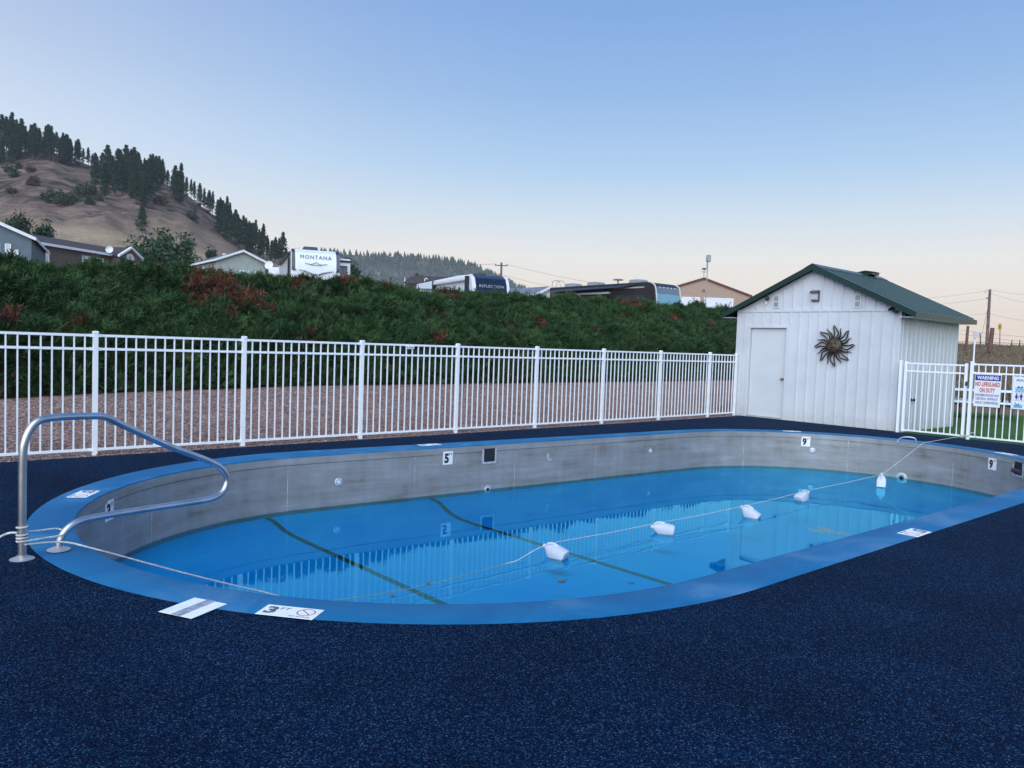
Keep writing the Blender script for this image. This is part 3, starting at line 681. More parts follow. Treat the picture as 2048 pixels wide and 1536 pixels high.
for y, w in ((4.41, 1), (4.335, 0)):
    blob((y, 0.925), (0.013, 0.013), s2, M_BLUE)
    poly = [(y + 0.012, 0.905), (y - 0.012, 0.905), (y - 0.026, 0.855), (y - 0.010, 0.855), (y - 0.010, 0.820), (y + 0.010, 0.820), (y + 0.010, 0.855), (y + 0.026, 0.855)] if w else [(y + 0.022, 0.905), (y - 0.022, 0.905), (y - 0.024, 0.865), (y - 0.012, 0.868), (y - 0.012, 0.820), (y + 0.012, 0.820), (y + 0.012, 0.868), (y + 0.024, 0.865)]
    b = MB(); b.add([(FRN - 0.002, a, c) for a, c in poly], [tuple(range(8))]); b.build('pictogram', M_BLUE, s2)
b = MB(); b.bbox((FRN - 0.002, 4.372, 0.82), (FRN + 0.002, 4.376, 0.93)); b.build('divider_line', M_BLUE, s2)
b = MB(); b.bbox((FRN - 0.001, 4.31, 0.672), (FRN + 0.002, 4.45, 0.725)); b.build('blue_water_panel', M_CYAN, s2)
b = MB(); b.tube([(FRN - 0.003, 4.425, 0.765), (FRN - 0.003, 4.41, 0.735), (FRN - 0.003, 4.385, 0.728)], 0.006, 5); b.build('pictogram', M_BLUE, s2)
blob((4.37, 0.737), (0.012, 0.012), s2, M_BLUE)

# --- pool shed
SHX, SY0, SY1, SXB = 16.47, 6.58, 10.34, 19.68        # front plane, right, left, back
SYM = (SY0 + SY1) / 2; ZT, ZA = 2.49, 3.385
M_SIDING = mat('white_metal_siding', (0.60, 0.61, 0.63), 0.42, var=0.06, vscale=1.2, bump=0.05, bscale=6)
def grime(m):
    nt = m.node_tree; N = nt.nodes; L = nt.links; b = N['Principled BSDF']; src = b.inputs['Base Color'].links[0].from_socket
    tc = N.new('ShaderNodeTexCoord'); sp = N.new('ShaderNodeSeparateXYZ'); L.new(tc.outputs['Object'], sp.inputs[0])
    nz = N.new('ShaderNodeTexNoise'); nz.inputs['Scale'].default_value = 7; nz.inputs['Detail'].default_value = 6; L.new(tc.outputs['Object'], nz.inputs['Vector'])
    a = N.new('ShaderNodeMath'); a.operation = 'MULTIPLY_ADD'; L.new(nz.outputs['Fac'], a.inputs[0]); a.inputs[1].default_value = -0.5; L.new(sp.outputs['Z'], a.inputs[2])
    mr = N.new('ShaderNodeMapRange'); L.new(a.outputs[0], mr.inputs['Value']); mr.inputs['From Min'].default_value = -0.22; mr.inputs['From Max'].default_value = 0.02; mr.inputs['To Min'].default_value = 0.2; mr.inputs['To Max'].default_value = 0.0
    mx = N.new('ShaderNodeMix'); mx.data_type = 'RGBA'; L.new(mr.outputs[0], mx.inputs['Factor']); L.new(src, mx.inputs['A']); mx.inputs['B'].default_value = (0.33, 0.30, 0.26, 1); L.new(mx.outputs['Result'], b.inputs['Base Color'])
grime(M_SIDING)
M_GREEN = mat('green_metal_roof', (0.007, 0.036, 0.031), 0.28, 0.1, var=0.15, vscale=0.8)
M_DOOR = mat('white_door_paint', (0.61, 0.615, 0.63), 0.4, var=0.03, vscale=2)
M_BRASS = mat('brass_knob', (0.45, 0.36, 0.22), 0.3, 1.0)
shed = thing('shed', 'white ribbed metal pool shed with green roof', 'shed', (SHX, SYM, 0))
b = MB()
def gable_z(y): return ZT - 0.02 + (ZA - ZT + 0.02) * (1 - abs(y - SYM) / ((SY1 - SY0) / 2))
DW0, DW1, DTOP = 9.065, 9.985, 2.092                    # door opening
# front wall in pieces round the door opening
b.prism([(SHX, SY0, 0), (SHX, SY0, ZT), (SHX, SYM, ZA), (SHX, SY1, ZT), (SHX, SY1, 0), (SHX, DW1, 0), (SHX, DW1, DTOP), (SHX, DW0, DTOP), (SHX, DW0, 0)], (0.06, 0, 0))
b.bbox((SHX + 0.061, SY0, -0.1), (SXB, SY0 + 0.06, ZT - 0.02)); b.bbox((SHX + 0.061, SY1 - 0.06, -0.1), (SXB, SY1, ZT - 0.02))
b.prism([(SXB - 0.06, SY0 + .061, -0.1), (SXB - 0.06, SY0 + .061, ZT - 0.02), (SXB - 0.06, SYM, ZA - 0.02), (SXB - 0.06, SY1 - .061, ZT - 0.02), (SXB - 0.06, SY1 - .061, -0.1)], (0.06, 0, 0))
wall_o = b.build('wall', M_SIDING, shed)
# ribs of the siding: front, every 229 mm, interrupted at the waist trim
ys = [6.705 + 0.2286 * i for i in range(16)]
def rib(p0, p1, nrm, w=0.032, h=0.020, name='rib', par=shed, m=None):
    p0 = Vector(p0); p1 = Vector(p1); ax = (p1 - p0).normalized(); nrm = Vector(nrm); side = ax.cross(nrm)
    b = MB(); b.prism([p0 - side * w / 2, p0 + side * w / 2, p0 + side * w * 0.3 + nrm * h, p0 - side * w * 0.3 + nrm * h], p1 - p0); return b.build(name, m or M_SIDING, par)
FN = Vector((-1, 0, 0))
for y in ys:
    if y > SY1 - 0.06: continue
    top = gable_z(y) - 0.05
    if DW0 - 0.09 < y < DW1 + 0.09: rib((SHX, y, DTOP + 0.10), (SHX, y, ZT - 0.035), FN)
    else: rib((SHX, y, 0.02), (SHX, y, ZT - 0.035), FN)
    if top > ZT + 0.07: rib((SHX, y - 0.05, ZT + 0.035), (SHX, y - 0.05, top - 0.01), FN)
for i in range(14):
    x = SHX + 0.12 + 0.2286 * i
    if x < SXB - 0.05: rib((x, SY0, 0.0), (x, SY0, ZT - 0.06), (0, -1, 0))
b = MB(); b.bbox((SHX - 0.016, SY0 + 0.035, ZT - 0.032), (SHX - 0.0005, SY1 - 0.035, ZT + 0.030)); b.build('waist_trim', M_SIDING, shed)
for y, s in ((SY0, -1), (SY1, 1)):                      # corner trims
    b = MB(); b.bbox((SHX - 0.014, y - s * 0.034, 0.0), (SHX - 0.001, y + s * 0.013, ZT + 0.02)); b.bbox((SHX - 0.0005, y + s * 0.001, 0.0), (SHX + 0.07, y + s * 0.0125, ZT - 0.04)); b.build('corner_trim', M_SIDING, shed)
b = MB(); b.bbox((SXB - 0.07, SY0 - 0.0125, -0.1), (SXB + 0.012, SY0 - 0.001, ZT - 0.05)); b.build('corner_trim', M_SIDING, shed)
scr = MB()
for y in ys:
    if y > SY1 - 0.06: continue
    for z in (0.18, 0.95, 1.72, 2.36):
        if DW0 - 0.09 < y < DW1 + 0.09 and z < DTOP + 0.1: continue
        scr.lathe([(0, 0), (0.0085, 0), (0.006, 0.005), (0, 0.006)], (SHX - 0.0005, y - 0.035, z), (-1, 0, 0), 6)
sco = scr.build('screw_heads', mat('screw_metal', (0.30, 0.31, 0.33), 0.5, 0.3), shed); sco['kind'] = 'stuff'
# roof: two slabs with standing ribs, ridge cap, rake and eave trims
RZ = 3.475; slope = (ZA - ZT) / ((SY1 - SY0) / 2); OX0, OX1 = SHX - 0.16, SXB + 0.13
for s in (-1, 1):
    ye = SYM + s * 2.21; ze = RZ - slope * 2.21
    b = MB(); b.prism([(OX0, SYM, RZ), (OX0, ye, ze), (OX0, ye, ze - 0.03), (OX0, SYM, RZ - 0.03)], (OX1 - OX0, 0, 0)); ro = b.build('roof', M_GREEN, shed)
    nrm = Vector((0, s * slope, 1)).normalized()
    for i in range(12):
        x = OX0 + 0.10 + 0.3048 * i
        if x < OX1 - 0.02: rib((x, SYM + s * 0.14, RZ - slope * 0.14), (x, ye - s * 0.06, ze + slope * 0.06), nrm, 0.050, 0.017, 'roof_rib', ro, M_GREEN)
    b = MB(); b.prism([(OX0 - 0.014, SYM, RZ + 0.020), (OX0 - 0.014, ye + s * 0.01, ze + 0.012), (OX0 - 0.014, ye + s * 0.01, ze - 0.105), (OX0 - 0.014, SYM, RZ - 0.115)], (0.013, 0, 0))
    b.prism([(OX0 - 0.0005, SYM, RZ + 0.021), (OX0 - 0.0005, ye, ze + 0.021), (OX0 - 0.0005, ye, ze + 0.003), (OX0 - 0.0005, SYM, RZ + 0.003)], (0.09, 0, 0)); b.build('rake_trim', M_GREEN, ro)
    b = MB(); b.bbox((OX0 + 0.001, ye - s * 0.0 + (0.001 * s), ze - 0.10), (OX1, ye + s * 0.014, ze + 0.004)); b.build('eave_trim', M_GREEN, ro)
    b = MB(); b.bbox((OX0 + 0.002, ye - s * 0.004, ze - 0.098), (OX1 - 0.002, SYM + s * 1.90, ze - 0.090)); b.build('soffit', M_SIDING, ro)
b = MB(); b.prism([(OX0 - 0.02, SYM - 0.17, RZ - slope * 0.17 + 0.026), (OX0 - 0.02, SYM, RZ + 0.032), (OX0 - 0.02, SYM + 0.17, RZ - slope * 0.17 + 0.026), (OX0 - 0.02, SYM + 0.17, RZ - slope * 0.17 + 0.012), (OX0 - 0.02, SYM, RZ + 0.016), (OX0 - 0.02, SYM - 0.17, RZ - slope * 0.17 + 0.012)], (OX1 - OX0 + 0.03, 0, 0)); b.build('ridge_cap', M_GREEN, shed)
b = MB(); b.bbox((SXB - 0.75, SYM - 0.16, RZ + 0.01), (SXB - 0.35, SYM + 0.16, RZ + 0.075)); b.prism([(SXB - 0.78, SYM - 0.2, RZ + 0.076), (SXB - 0.78, SYM, RZ + 0.11), (SXB - 0.78, SYM + 0.2, RZ + 0.076)], (0.46, 0, 0)); b.build('roof_vent', M_GREEN, shed)
# door
door = MB(); door.bbox((SHX + 0.042, DW0 + 0.009, 0.035), (SHX + 0.078, DW1 - 0.009, DTOP - 0.010)); door = door.build('door', M_DOOR, shed)
b = MB(); b.tube([(SHX + 0.041, 9.137, 0.925), (SHX + 0.0, 9.137, 0.925)], 0.012, 10); b.lathe([(0.0, -0.055), (0.022, -0.050), (0.029, -0.034), (0.022, -0.018), (0.0, -0.014)], (SHX + 0.016, 9.137, 0.925), (1, 0, 0), 14); b.lathe([(0.0, 0), (0.032, 0.0), (0.032, 0.004), (0.0, 0.005)], (SHX + 0.037, 9.137, 0.925), (1, 0, 0), 14); b.build('door_knob', M_BRASS, door)
b = MB(); b.bbox((SHX - 0.020, DW0 - 0.055, 0.0), (SHX - 0.002, DW0 - 0.001, DTOP + 0.058)); b.bbox((SHX - 0.020, DW1 + 0.001, 0.0), (SHX - 0.002, DW1 + 0.075, DTOP + 0.058)); b.bbox((SHX - 0.0195, DW0 - 0.0005, DTOP + 0.001), (SHX - 0.002, DW1 + 0.0005, DTOP + 0.0575)); b.build('door_frame', M_SIDING, shed)
b = MB(); b.bbox((SHX - 0.03, DW0, 0.003), (SHX + 0.06, DW1, 0.032)); b.build('door_sill', mat('worn_sill', (0.5, 0.5, 0.5), 0.5, 0.4), shed)
# vents, lamp, small fittings on the gable
M_VENTGREY = mat('vent_grille', (0.22, 0.23, 0.25), 0.6)
for yc, zc in ((9.358, 2.70), (7.48, 2.68)):
    b = MB(); b.bbox((SHX - 0.024, yc - 0.08, zc - 0.15), (SHX - 0.001, yc + 0.08, zc + 0.15)); v = b.build('vent', M_SIDING, shed)
    for z0 in (-0.115, 0.015):
        for k in range(5): b = MB(); b.bbox((SHX - 0.029, yc - 0.05, zc + z0 + 0.021 * k), (SHX - 0.0245, yc + 0.05, zc + z0 + 0.021 * k + 0.013)); b.build('louvre', M_VENTGREY, v)
lm = MB(); lm.prism([(SHX - 0.001, 8.33, 2.93), (SHX - 0.12, 8.33, 2.90), (SHX - 0.13, 8.33, 2.86), (SHX - 0.001, 8.33, 2.86)], (0, 0.18, 0)); lm.bbox((SHX - 0.03, 8.332, 2.68), (SHX - 0.001, 8.508, 2.858)); lamp = lm.build('wall_lamp', mat('bronze_lamp', (0.07, 0.06, 0.055), 0.5), shed)
b = MB(); b.prism([(SHX - 0.032, 8.35, 2.70), (SHX - 0.085, 8.35, 2.73), (SHX - 0.10, 8.35, 2.855), (SHX - 0.032, 8.35, 2.855)], (0, 0.14, 0)); b.build('lamp_lens', mat('frosted_lens', (0.55, 0.56, 0.58), 0.25), lamp)
b = MB(); b.lathe([(0, 0), (0.045, 0), (0.05, 0.02), (0.04, 0.05), (0.03, 0.055), (0.0, 0.055)], (SHX, 9.59, 2.775), (-1, 0, 0), 14); b.lathe([(0.0, 0), (0.04, 0.004), (0.045, 0.04), (0.03, 0.07), (0, 0.075)], (SHX - 0.075, 9.57, 2.765), (-0.6, -0.5, 0.1), 14); fl = b.build('motion_sensor', M_BLACK, shed)
b = MB(); b.lathe([(0, 0), (0.018, 0.0), (0.02, 0.05), (0.012, 0.07), (0.0, 0.072)], (SHX - 0.06, 9.585, 2.70), (0, 0, -1), 12); b.build('bulb', M_SIGNWHITE, fl)
b = MB(); b.lathe([(0, 0), (0.04, 0), (0.04, 0.02), (0, 0.02)], (SHX - 0.001, 6.74, 2.50), (-1, 0, 0), 12); b.tube([(SHX - 0.02, 6.74, 2.50), (SHX - 0.08, 6.72, 2.47), (SHX - 0.12, 6.66, 2.46)], 0.014, 8); b.tube([(SHX - 0.09, 6.70, 2.455), (SHX - 0.16, 6.60, 2.435)], 0.034, 12); b.tube([(SHX - 0.04, 6.76, 2.52), (SHX - 0.10, 6.79, 2.475)], 0.026, 10); b.build('security_camera', M_BLACK, shed)
# side door knob seen through the gate
b = MB(); b.lathe([(0, 0), (0.03, 0), (0.03, 0.01), (0.014, 0.014), (0.014, 0.04), (0.034, 0.055), (0.036, 0.075), (0, 0.085)], (17.22, SY0 - 0.001, 0.63), (0, -1, 0), 14); b.build('side_door_knob', M_BLACK, shed)
b = MB(); b.bbox((SHX + 0.07, SY0 + 0.004, -0.12), (SXB - 0.02, SY0 + 0.05, 0.005)); b.build('sill_plate', M_DARKHOLE, shed)

# --- sun ornament on the shed front
M_BRONZE = mat('aged_bronze', (0.050, 0.036, 0.030), 0.45, 0.7, var=0.5, vscale=18, bump=0.3, bscale=60)
M_FACE = mat('weathered_copper', (0.085, 0.062, 0.038), 0.55, 0.4, var=0.5, vscale=14, bump=0.5, bscale=35)
sunc = Vector((SHX - 0.045, 7.925, 1.715))
orn = thing('sun_ornament', 'bronze sun face ornament with wavy rays hung on the shed front', 'ornament', sunc)
fb = MB(); nr, na = 12, 36; vs = [(sunc.x - 0.062, sunc.y, sunc.z)]; fs = []
for i in range(1, nr + 1):
    r = 0.165 * i / nr
    for k in range(na):
        a = 2 * math.pi * k / na; u, w = r * math.cos(a), r * math.sin(a)
        dome = 0.062 * math.sqrt(max(0, 1 - (r / 0.168) ** 2))
        for cx, cz, sr, h in ((0, -0.012, 0.022, 0.022), (0, 0.02, 0.017, 0.014), (0, -0.02, 0.02, 0.012), (-0.055, -0.03, 0.04, 0.012), (0.055, -0.03, 0.04, 0.012), (0, -0.075, 0.022, 0.016), (0, -0.115, 0.03, 0.012), (-0.05, 0.065, 0.028, 0.008), (0.05, 0.065, 0.028, 0.008)): dome += h * math.exp(-((u - cx) ** 2 + (w - cz) ** 2) / (2 * (sr * 0.6) ** 2))
        for cx, cz, sx, sz, h in ((-0.055, 0.03, 0.026, 0.009, -0.018), (0.055, 0.03, 0.026, 0.009, -0.018), (0, -0.093, 0.035, 0.006, -0.014)): dome += h * math.exp(-((u - cx) ** 2 / (2 * sx ** 2) + (w - cz) ** 2 / (2 * sz ** 2)))
        vs.append((sunc.x - dome, sunc.y - u, sunc.z + w))
for k in range(na): fs.append((0, 1 + k, 1 + (k + 1) % na))
for i in range(nr - 1):
    for k in range(na): fs.append((1 + i * na + k, 1 + i * na + (k + 1) % na, 1 + (i + 1) * na + (k + 1) % na, 1 + (i + 1) * na + k))
fb.add(vs, fs); fb.smooth = True; fb.build('face', M_FACE, orn)
b = MB(); b.lathe([(0.0, 0.0), (0.175, 0.0), (0.178, 0.012), (0.16, 0.02), (0.0, 0.02)], sunc + Vector((0.015, 0, 0)), (-1, 0, 0), 36); b.build('back_plate', M_BRONZE, orn)
def P2(a, r, off):   # polar point on the ornament plane, off = sideways
    return sunc + Vector((0.0, -(r * math.sin(a) + off * math.cos(a)), r * math.cos(a) - off * math.sin(a)))
for k in range(16):
    a = 2 * math.pi * k / 16 + 0.04; big = k % 2 == 0; Lr = 0.455 if big else 0.415; sg = 1 if k % 4 < 2 else 1
    if big:                                            # flame-shaped open loop
        L_, R_ = [], []
        for i in range(15):
            t = i / 14; r = 0.165 + (Lr - 0.165) * t; mid = 0.030 * math.sin(t * 5.2) * (0.4 + t); hw = 0.052 * math.sin(math.pi * min(1, t * 0.93 + 0.07)) ** 0.8 * (1 - t * 0.45) if t < 1 else 0
            L_.append(P2(a, r, mid - hw)); R_.append(P2(a, r, mid + hw))
        b = MB(); rad = [0.014] * 9 + [0.014, 0.015, 0.014, 0.011, 0.007, 0.003]; b.tube(L_, rad, 6); b.tube(R_, rad, 6)
    else:
        pts = []; rad = []
        for i in range(13):
            t = i / 12; r = 0.16 + (Lr - 0.16) * t; pts.append(P2(a, r, 0.034 * math.sin(t * 5.0 + 0.4) * (0.3 + t))); rad.append(0.021 * (1 - t) ** 0.7 + 0.004)
        b = MB(); b.tube(pts, rad, 6)
    b.build('ray', M_BRONZE, orn)

# --- handrail, ropes and jugs
RP = Vector((0.99, 5.79, 0)); RD = Vector((0.953, 0.303, 0)).normalized()
rail_pts = [(0.0, 0.0), (0.0, 0.2), (0.0, 0.45), (0.003, 0.68), (0.015, 0.765), (0.05, 0.845), (0.10, 0.89), (0.17, 0.905), (0.31, 0.907), (0.48, 0.90), (0.54, 0.892), (0.60, 0.868), (0.70, 0.815), (1.04, 0.645), (1.36, 0.508), (1.47, 0.455), (1.535, 0.415), (1.585, 0.36), (1.605, 0.305), (1.59, 0.245), (1.55, 0.202), (1.49, 0.178), (1.40, 0.168), (1.2, 0.172), (0.92, 0.18), (0.6, 0.187), (0.45, 0.187), (0.37, 0.178), (0.31, 0.155), (0.265, 0.115), (0.242, 0.07), (0.235, 0.03), (0.235, 0.0)]
def smooth(pts, n=4):
    P = [pts[0]] + list(pts) + [pts[-1]]; out = []
    for i in range(1, len(P) - 2):
        for k in range(n):
            t = k / n; p0, p1, p2, p3 = (Vector(P[i + j]) for j in (-1, 0, 1, 2))
            out.append(0.5 * ((2 * p1) + (-p0 + p2) * t + (2 * p0 - 5 * p1 + 4 * p2 - p3) * t * t + (-p0 + 3 * p1 - 3 * p2 + p3) * t ** 3))
    out.append(Vector(P[-2])); return out
hr = thing('handrail', 'bent stainless steel pool handrail at the shallow end', 'handrail', RP)
path = smooth([RP + RD * a + UP * z for a, z in rail_pts], 4)
b = MB(); b.tube(path, 0.0245, 18); b.build('tube', M_CHROME, hr)
for a, z in ((0, 0.0), (0.235, 0.012)):
    b = MB(); b.lathe([(0.0, 0.0), (0.072, 0.0), (0.072, 0.004), (0.060, 0.010), (0.040, 0.016), (0.031, 0.022), (0.031, 0.026), (0.0, 0.026)], RP + RD * a + UP * (z - 0.001), UP, 28); b.build('base_flange', mat('dull_flange', (0.55, 0.52, 0.53), 0.4, 0.7, var=0.2), hr)
def ropetube(b, pts, r=0.0058, n=4): b.tube(smooth(pts, n), r, 7)
tie = MB()
c1 = RP; c2 = RP + RD * 0.235
def loop(c, r, z, k0=0, k1=14, dz=0.0): return [c + Vector((r * math.cos(2 * math.pi * k / 14), r * math.sin(2 * math.pi * k / 14), z + dz * k / 14)) for k in range(k0, k1 + 1)]
for z in (0.115, 0.135, 0.155, 0.205): ropetube(tie, loop(c1, 0.031, z, 0, 14, 0.008), 0.006, 2)
nrm = Vector((-RD.y, RD.x, 0))
ropetube(tie, [c1 + nrm * 0.032 + UP * 0.17, c1.lerp(c2, 0.5) + nrm * 0.033 + UP * 0.158, c2 + nrm * 0.032 + UP * 0.15, c2 + RD * 0.033 + UP * 0.13, c2 - nrm * 0.032 + UP * 0.115, c1.lerp(c2, 0.5) - nrm * 0.033 + UP * 0.118, c1 - nrm * 0.032 + UP * 0.12], 0.006)
lft = -RH
ropetube(tie, [c1 + lft * 0.03 + UP * 0.17, c1 + lft * 0.09 + UP * 0.165, c1 + lft * 0.15 + UP * 0.13 - FH * .02, c1 + lft * 0.19 + UP * 0.06 - FH * .05, c1 + lft * 0.195 + UP * 0.02 - FH * .07, c1 + lft * 0.17 + UP * 0.008 - FH * .09], 0.0075)
edge = on(186, 1098, 2, 0.012)
jug_px = [(1113, 1114, 'first'), (1329, 1066, ''), (1502, 1034, ''), (1604, 1000, ''), (1762, 974, '')]
enter = on(640, 1204, 2, ZW + 0.004)
tail = on(1033, 1122, 2, ZW + 0.004)
ropetube(tie, [c1 - nrm * 0.033 + UP * 0.10, c2 - nrm * 0.04 + UP * 0.07, edge + UP * 0.004, edge.lerp(enter, 0.35) - UP * 0.02, edge.lerp(enter, 0.7) - UP * 0.025, enter, enter.lerp(tail, 0.5) - UP * 0.05, tail], 0.0062)
tag(tie.build('mooring_rope', M_ROPE), 'white rope wound round the handrail base and trailing into the water', 'rope')
# milk jugs used as floats
M_JUG = mat('milky_plastic', (0.58, 0.61, 0.67), 0.35, var=0.05, vscale=9, bump=0.06, bscale=14)
M_CAP = mat('jug_cap', (0.62, 0.63, 0.66), 0.4)
def jug_parts():
    b = MB(); n = 20; vs = []; prof = [(0.0, 0.0), (0.055, 0.0), (0.072, 0.008), (0.076, 0.03), (0.076, 0.13), (0.073, 0.15), (0.060, 0.185), (0.038, 0.222), (0.024, 0.238), (0.020, 0.246), (0.020, 0.258), (0.0, 0.258)]
    for r, z in prof:
        q = 0.5 if z < 0.16 else max(0.0, 0.5 - (z - 0.16) * 6)
        for k in range(n):
            a = 2 * math.pi * (k + 0.5) / n; c, s = math.cos(a), math.sin(a); m = max(abs(c), abs(s)); rr = r * ((1 - q) + q / m * 0.98)
            vs.append((rr * c, rr * s, z))
    b.add(vs, [(i * n + k, i * n + (k + 1) % n, (i + 1) * n + (k + 1) % n, (i + 1) * n + k) for i in range(len(prof) - 1) for k in range(n)]); b.smooth = True
    body = b.mesh('body'); body.materials.append(M_JUG)
    c = MB(); c.lathe([(0, 0.250), (0.023, 0.250), (0.023, 0.268), (0.020, 0.271), (0, 0.271)], (0, 0, 0), UP, 16); cap = c.mesh('cap'); cap.materials.append(M_CAP)
    h = MB(); h.tube(smooth([(0.018, 0, 0.232), (0.040, 0, 0.232), (0.062, 0, 0.208), (0.074, 0, 0.17), (0.075, 0, 0.14), (0.068, 0, 0.125)], 3), 0.0115, 10); hd = h.mesh('handle'); hd.materials.append(M_JUG)
    return body, cap, hd
JB, JC, JH = jug_parts()
jl = ['milk jug float nearest the camera, tilted with its neck to the left', 'milk jug float lying on its side, second nearest the camera', 'milk jug float tipped to the right in front of the shed reflection, middle of five', 'milk jug float leaning left, fourth from the camera', 'upright milk jug float hanging by its handle near the far pool wall']
jug_rot = [((-0.8, 0.45), 0.36), ((-0.95, 0.15), 0.16), ((-0.6, 0.35), 0.55), ((0.65, 0.45), 0.45), ((0.25, 0.5), 1.1)]   # screen direction of the neck (right, away), elevation
necks = []
for (px, py, _), lab, (dr, el) in zip(jug_px, jl, jug_rot):
    base = on(px, py, 2, ZW); h = (RH * dr[0] + FH * dr[1]).normalized(); ax = h * math.cos(el) + UP * math.sin(el)
    side = ax.cross(UP).normalized(); up2 = side.cross(ax)
    M = Matrix((up2, side, ax)).transposed().to_4x4()
    org = base - ax * 0.11 + UP * (0.028 * math.cos(el) + 0.012)
    if el > 1: org = base - ax * 0.03
    o = thing('milk_jug', lab, 'jug', (0, 0, 0), 'milk jugs strung on the rope'); o.matrix_world = Matrix.Translation(org) @ M @ Matrix.Scale(1.02, 4)
    for nm, me in (('body', JB), ('cap', JC), ('handle', JH)):
        c = bpy.data.objects.new(nm, me); COL.objects.link(c); c.parent = o
    necks.append(org + ax * 0.235 + up2 * 0.045)
fr = MB(); far_edge = on(1846, 886, 2, 0.016); postb = Vector((GX - 0.03, 5.27, 0.055))
pts = [tail, tail.lerp(necks[0], 0.6) + UP * 0.01, necks[0]]
for i in range(4): pts += [necks[i].lerp(necks[i + 1], 0.5) - UP * 0.008, necks[i + 1]]
pts += [necks[4].lerp(far_edge, 0.5) - UP * 0.008, far_edge, far_edge.lerp(postb, 0.5) + UP * 0.0, postb]
fr.tube(pts, 0.0042, 7)
ropetube(fr, [postb, Vector((GX - 0.035, 5.17, 0.07)), Vector((GX - 0.03, 5.12, 0.13)), Vector((GX - 0.02, 5.07, 0.13)), Vector((GX - 0.02, 5.03, 0.05))], 0.006)
for z in (0.05, 0.07): ropetube(fr, [Vector((GX + 0.045 * math.cos(t * 0.5236), 5.227 + 0.085 * math.sin(t * 0.5236), z + t * 0.0012)) for t in range(13)], 0.006, 2)
tag(fr.build('float_rope', M_ROPE), 'white rope with jugs stretched from the gate post over the water', 'rope')

# --- depth markers: plates on the coping and on the wall
def slab(name, label, c, rt, up, w, h, t=0.006, mat_=None):
    b = MB(); rt = Vector(rt).normalized(); up = Vector(up).normalized(); n = rt.cross(up); b.box(Vector(c) + n * (t / 2), (w, h, t), (rt, up, n)); return tag(b.build(name, mat_ or M_SIGNWHITE, bevel=0.0015), label, 'sign'), n
def ring(c, rt, up, r, th, parent, m, slash=True):
    b = MB(); n_ = 28; vs = []
    for k in range(n_):
        a = 2 * math.pi * k / n_; e = rt * math.cos(a) + up * math.sin(a); vs += [c + e * (r - th), c + e * (r + th)]
    b.add(vs, [(2 * k, 2 * k + 1, (2 * k + 3) % (2 * n_), (2 * k + 2) % (2 * n_)) for k in range(n_)])
    d = (rt - up).normalized(); q = (rt + up).normalized(); b.add([c - d * r - q * th, c + d * r - q * th, c + d * r + q * th, c - d * r + q * th], [(0, 1, 2, 3)])
    b.build('no_diving_symbol', m, parent)
    z = UP * 0.0006; g = MB(); pts = [c + rt * r * 0.45 + up * r * 0.45, c + rt * r * 0.05 + up * r * 0.02, c - rt * r * 0.5 + up * r * 0.1]
    for i in range(2):
        e = (pts[i + 1] - pts[i]).normalized(); w = Vector((-e.y, e.x, 0)) * th * 0.8; g.add([pts[i] - w - z, pts[i + 1] - w - z, pts[i + 1] + w - z, pts[i] + w - z], [(0, 1, 2, 3)])
    g.build('diver_mark', M_GREYPRINT, parent)
def coping_marker(num, label, c, rt, up, w=0.33, h=0.155, worn=False):
    rt = Vector(rt).normalized(); up = Vector(up).normalized(); o, n = slab('depth_marker', label, Vector((c[0], c[1], 0.0055)), rt, up, w, h, 0.003)
    q = Vector((c[0], c[1], 0.0090))
    text(num, q - rt * (w * 0.33) - up * (h * 0.28), rt, up, h * 0.62, M_GREYPRINT, o, width=h * 0.42, bold=0.04)
    text('FT', q - rt * (w * 0.12) + up * (h * 0.10), rt, up, h * 0.22, M_GREYPRINT, o, width=h * 0.36)
    ring(q + rt * (w * 0.27) + up * (h * 0.07), rt, up, h * 0.31, 0.0035, o, M_RED)
    text('NO DIVING', q + rt * (w * 0.24) - up * (h * 0.43), rt, up, h * 0.10, M_GREYPRINT, o, width=w * 0.36)
    return o
A, B, C_, D_ = (on(px, py, 2, 0.012) for px, py in ((535, 1208), (645, 1219), (624, 1237), (517, 1225)))
rt = ((B - A) + (C_ - D_)).normalized(); up = rt.cross(UP) * -1
coping_marker('3', 'white 3 FT no diving marker on the near coping, beside the blank plate', (A + B + C_ + D_) / 4, rt, up)
A, B, C_, D_ = (on(px, py, 2, 0.012) for px, py in ((375, 1198), (441, 1210), (396, 1231), (334, 1217)))
c = (A + B + C_ + D_) / 4; rt = ((B - A) + (C_ - D_)).normalized(); up = rt.cross(UP) * -1
o, n = slab('depth_marker', 'blank peeled white plate with grey strip on the near coping', Vector((c.x, c.y, 0.0055)), rt, up, 0.23, 0.26, 0.003)
b = MB(); b.box(Vector((c.x, c.y, 0.0095)) + rt * 0.005, (0.062, 0.262, 0.002), (rt, up, UP)); b.build('peeled_strip', mat('peeled_grey', (0.30, 0.32, 0.38), 0.5, var=0.3, vscale=30), o)
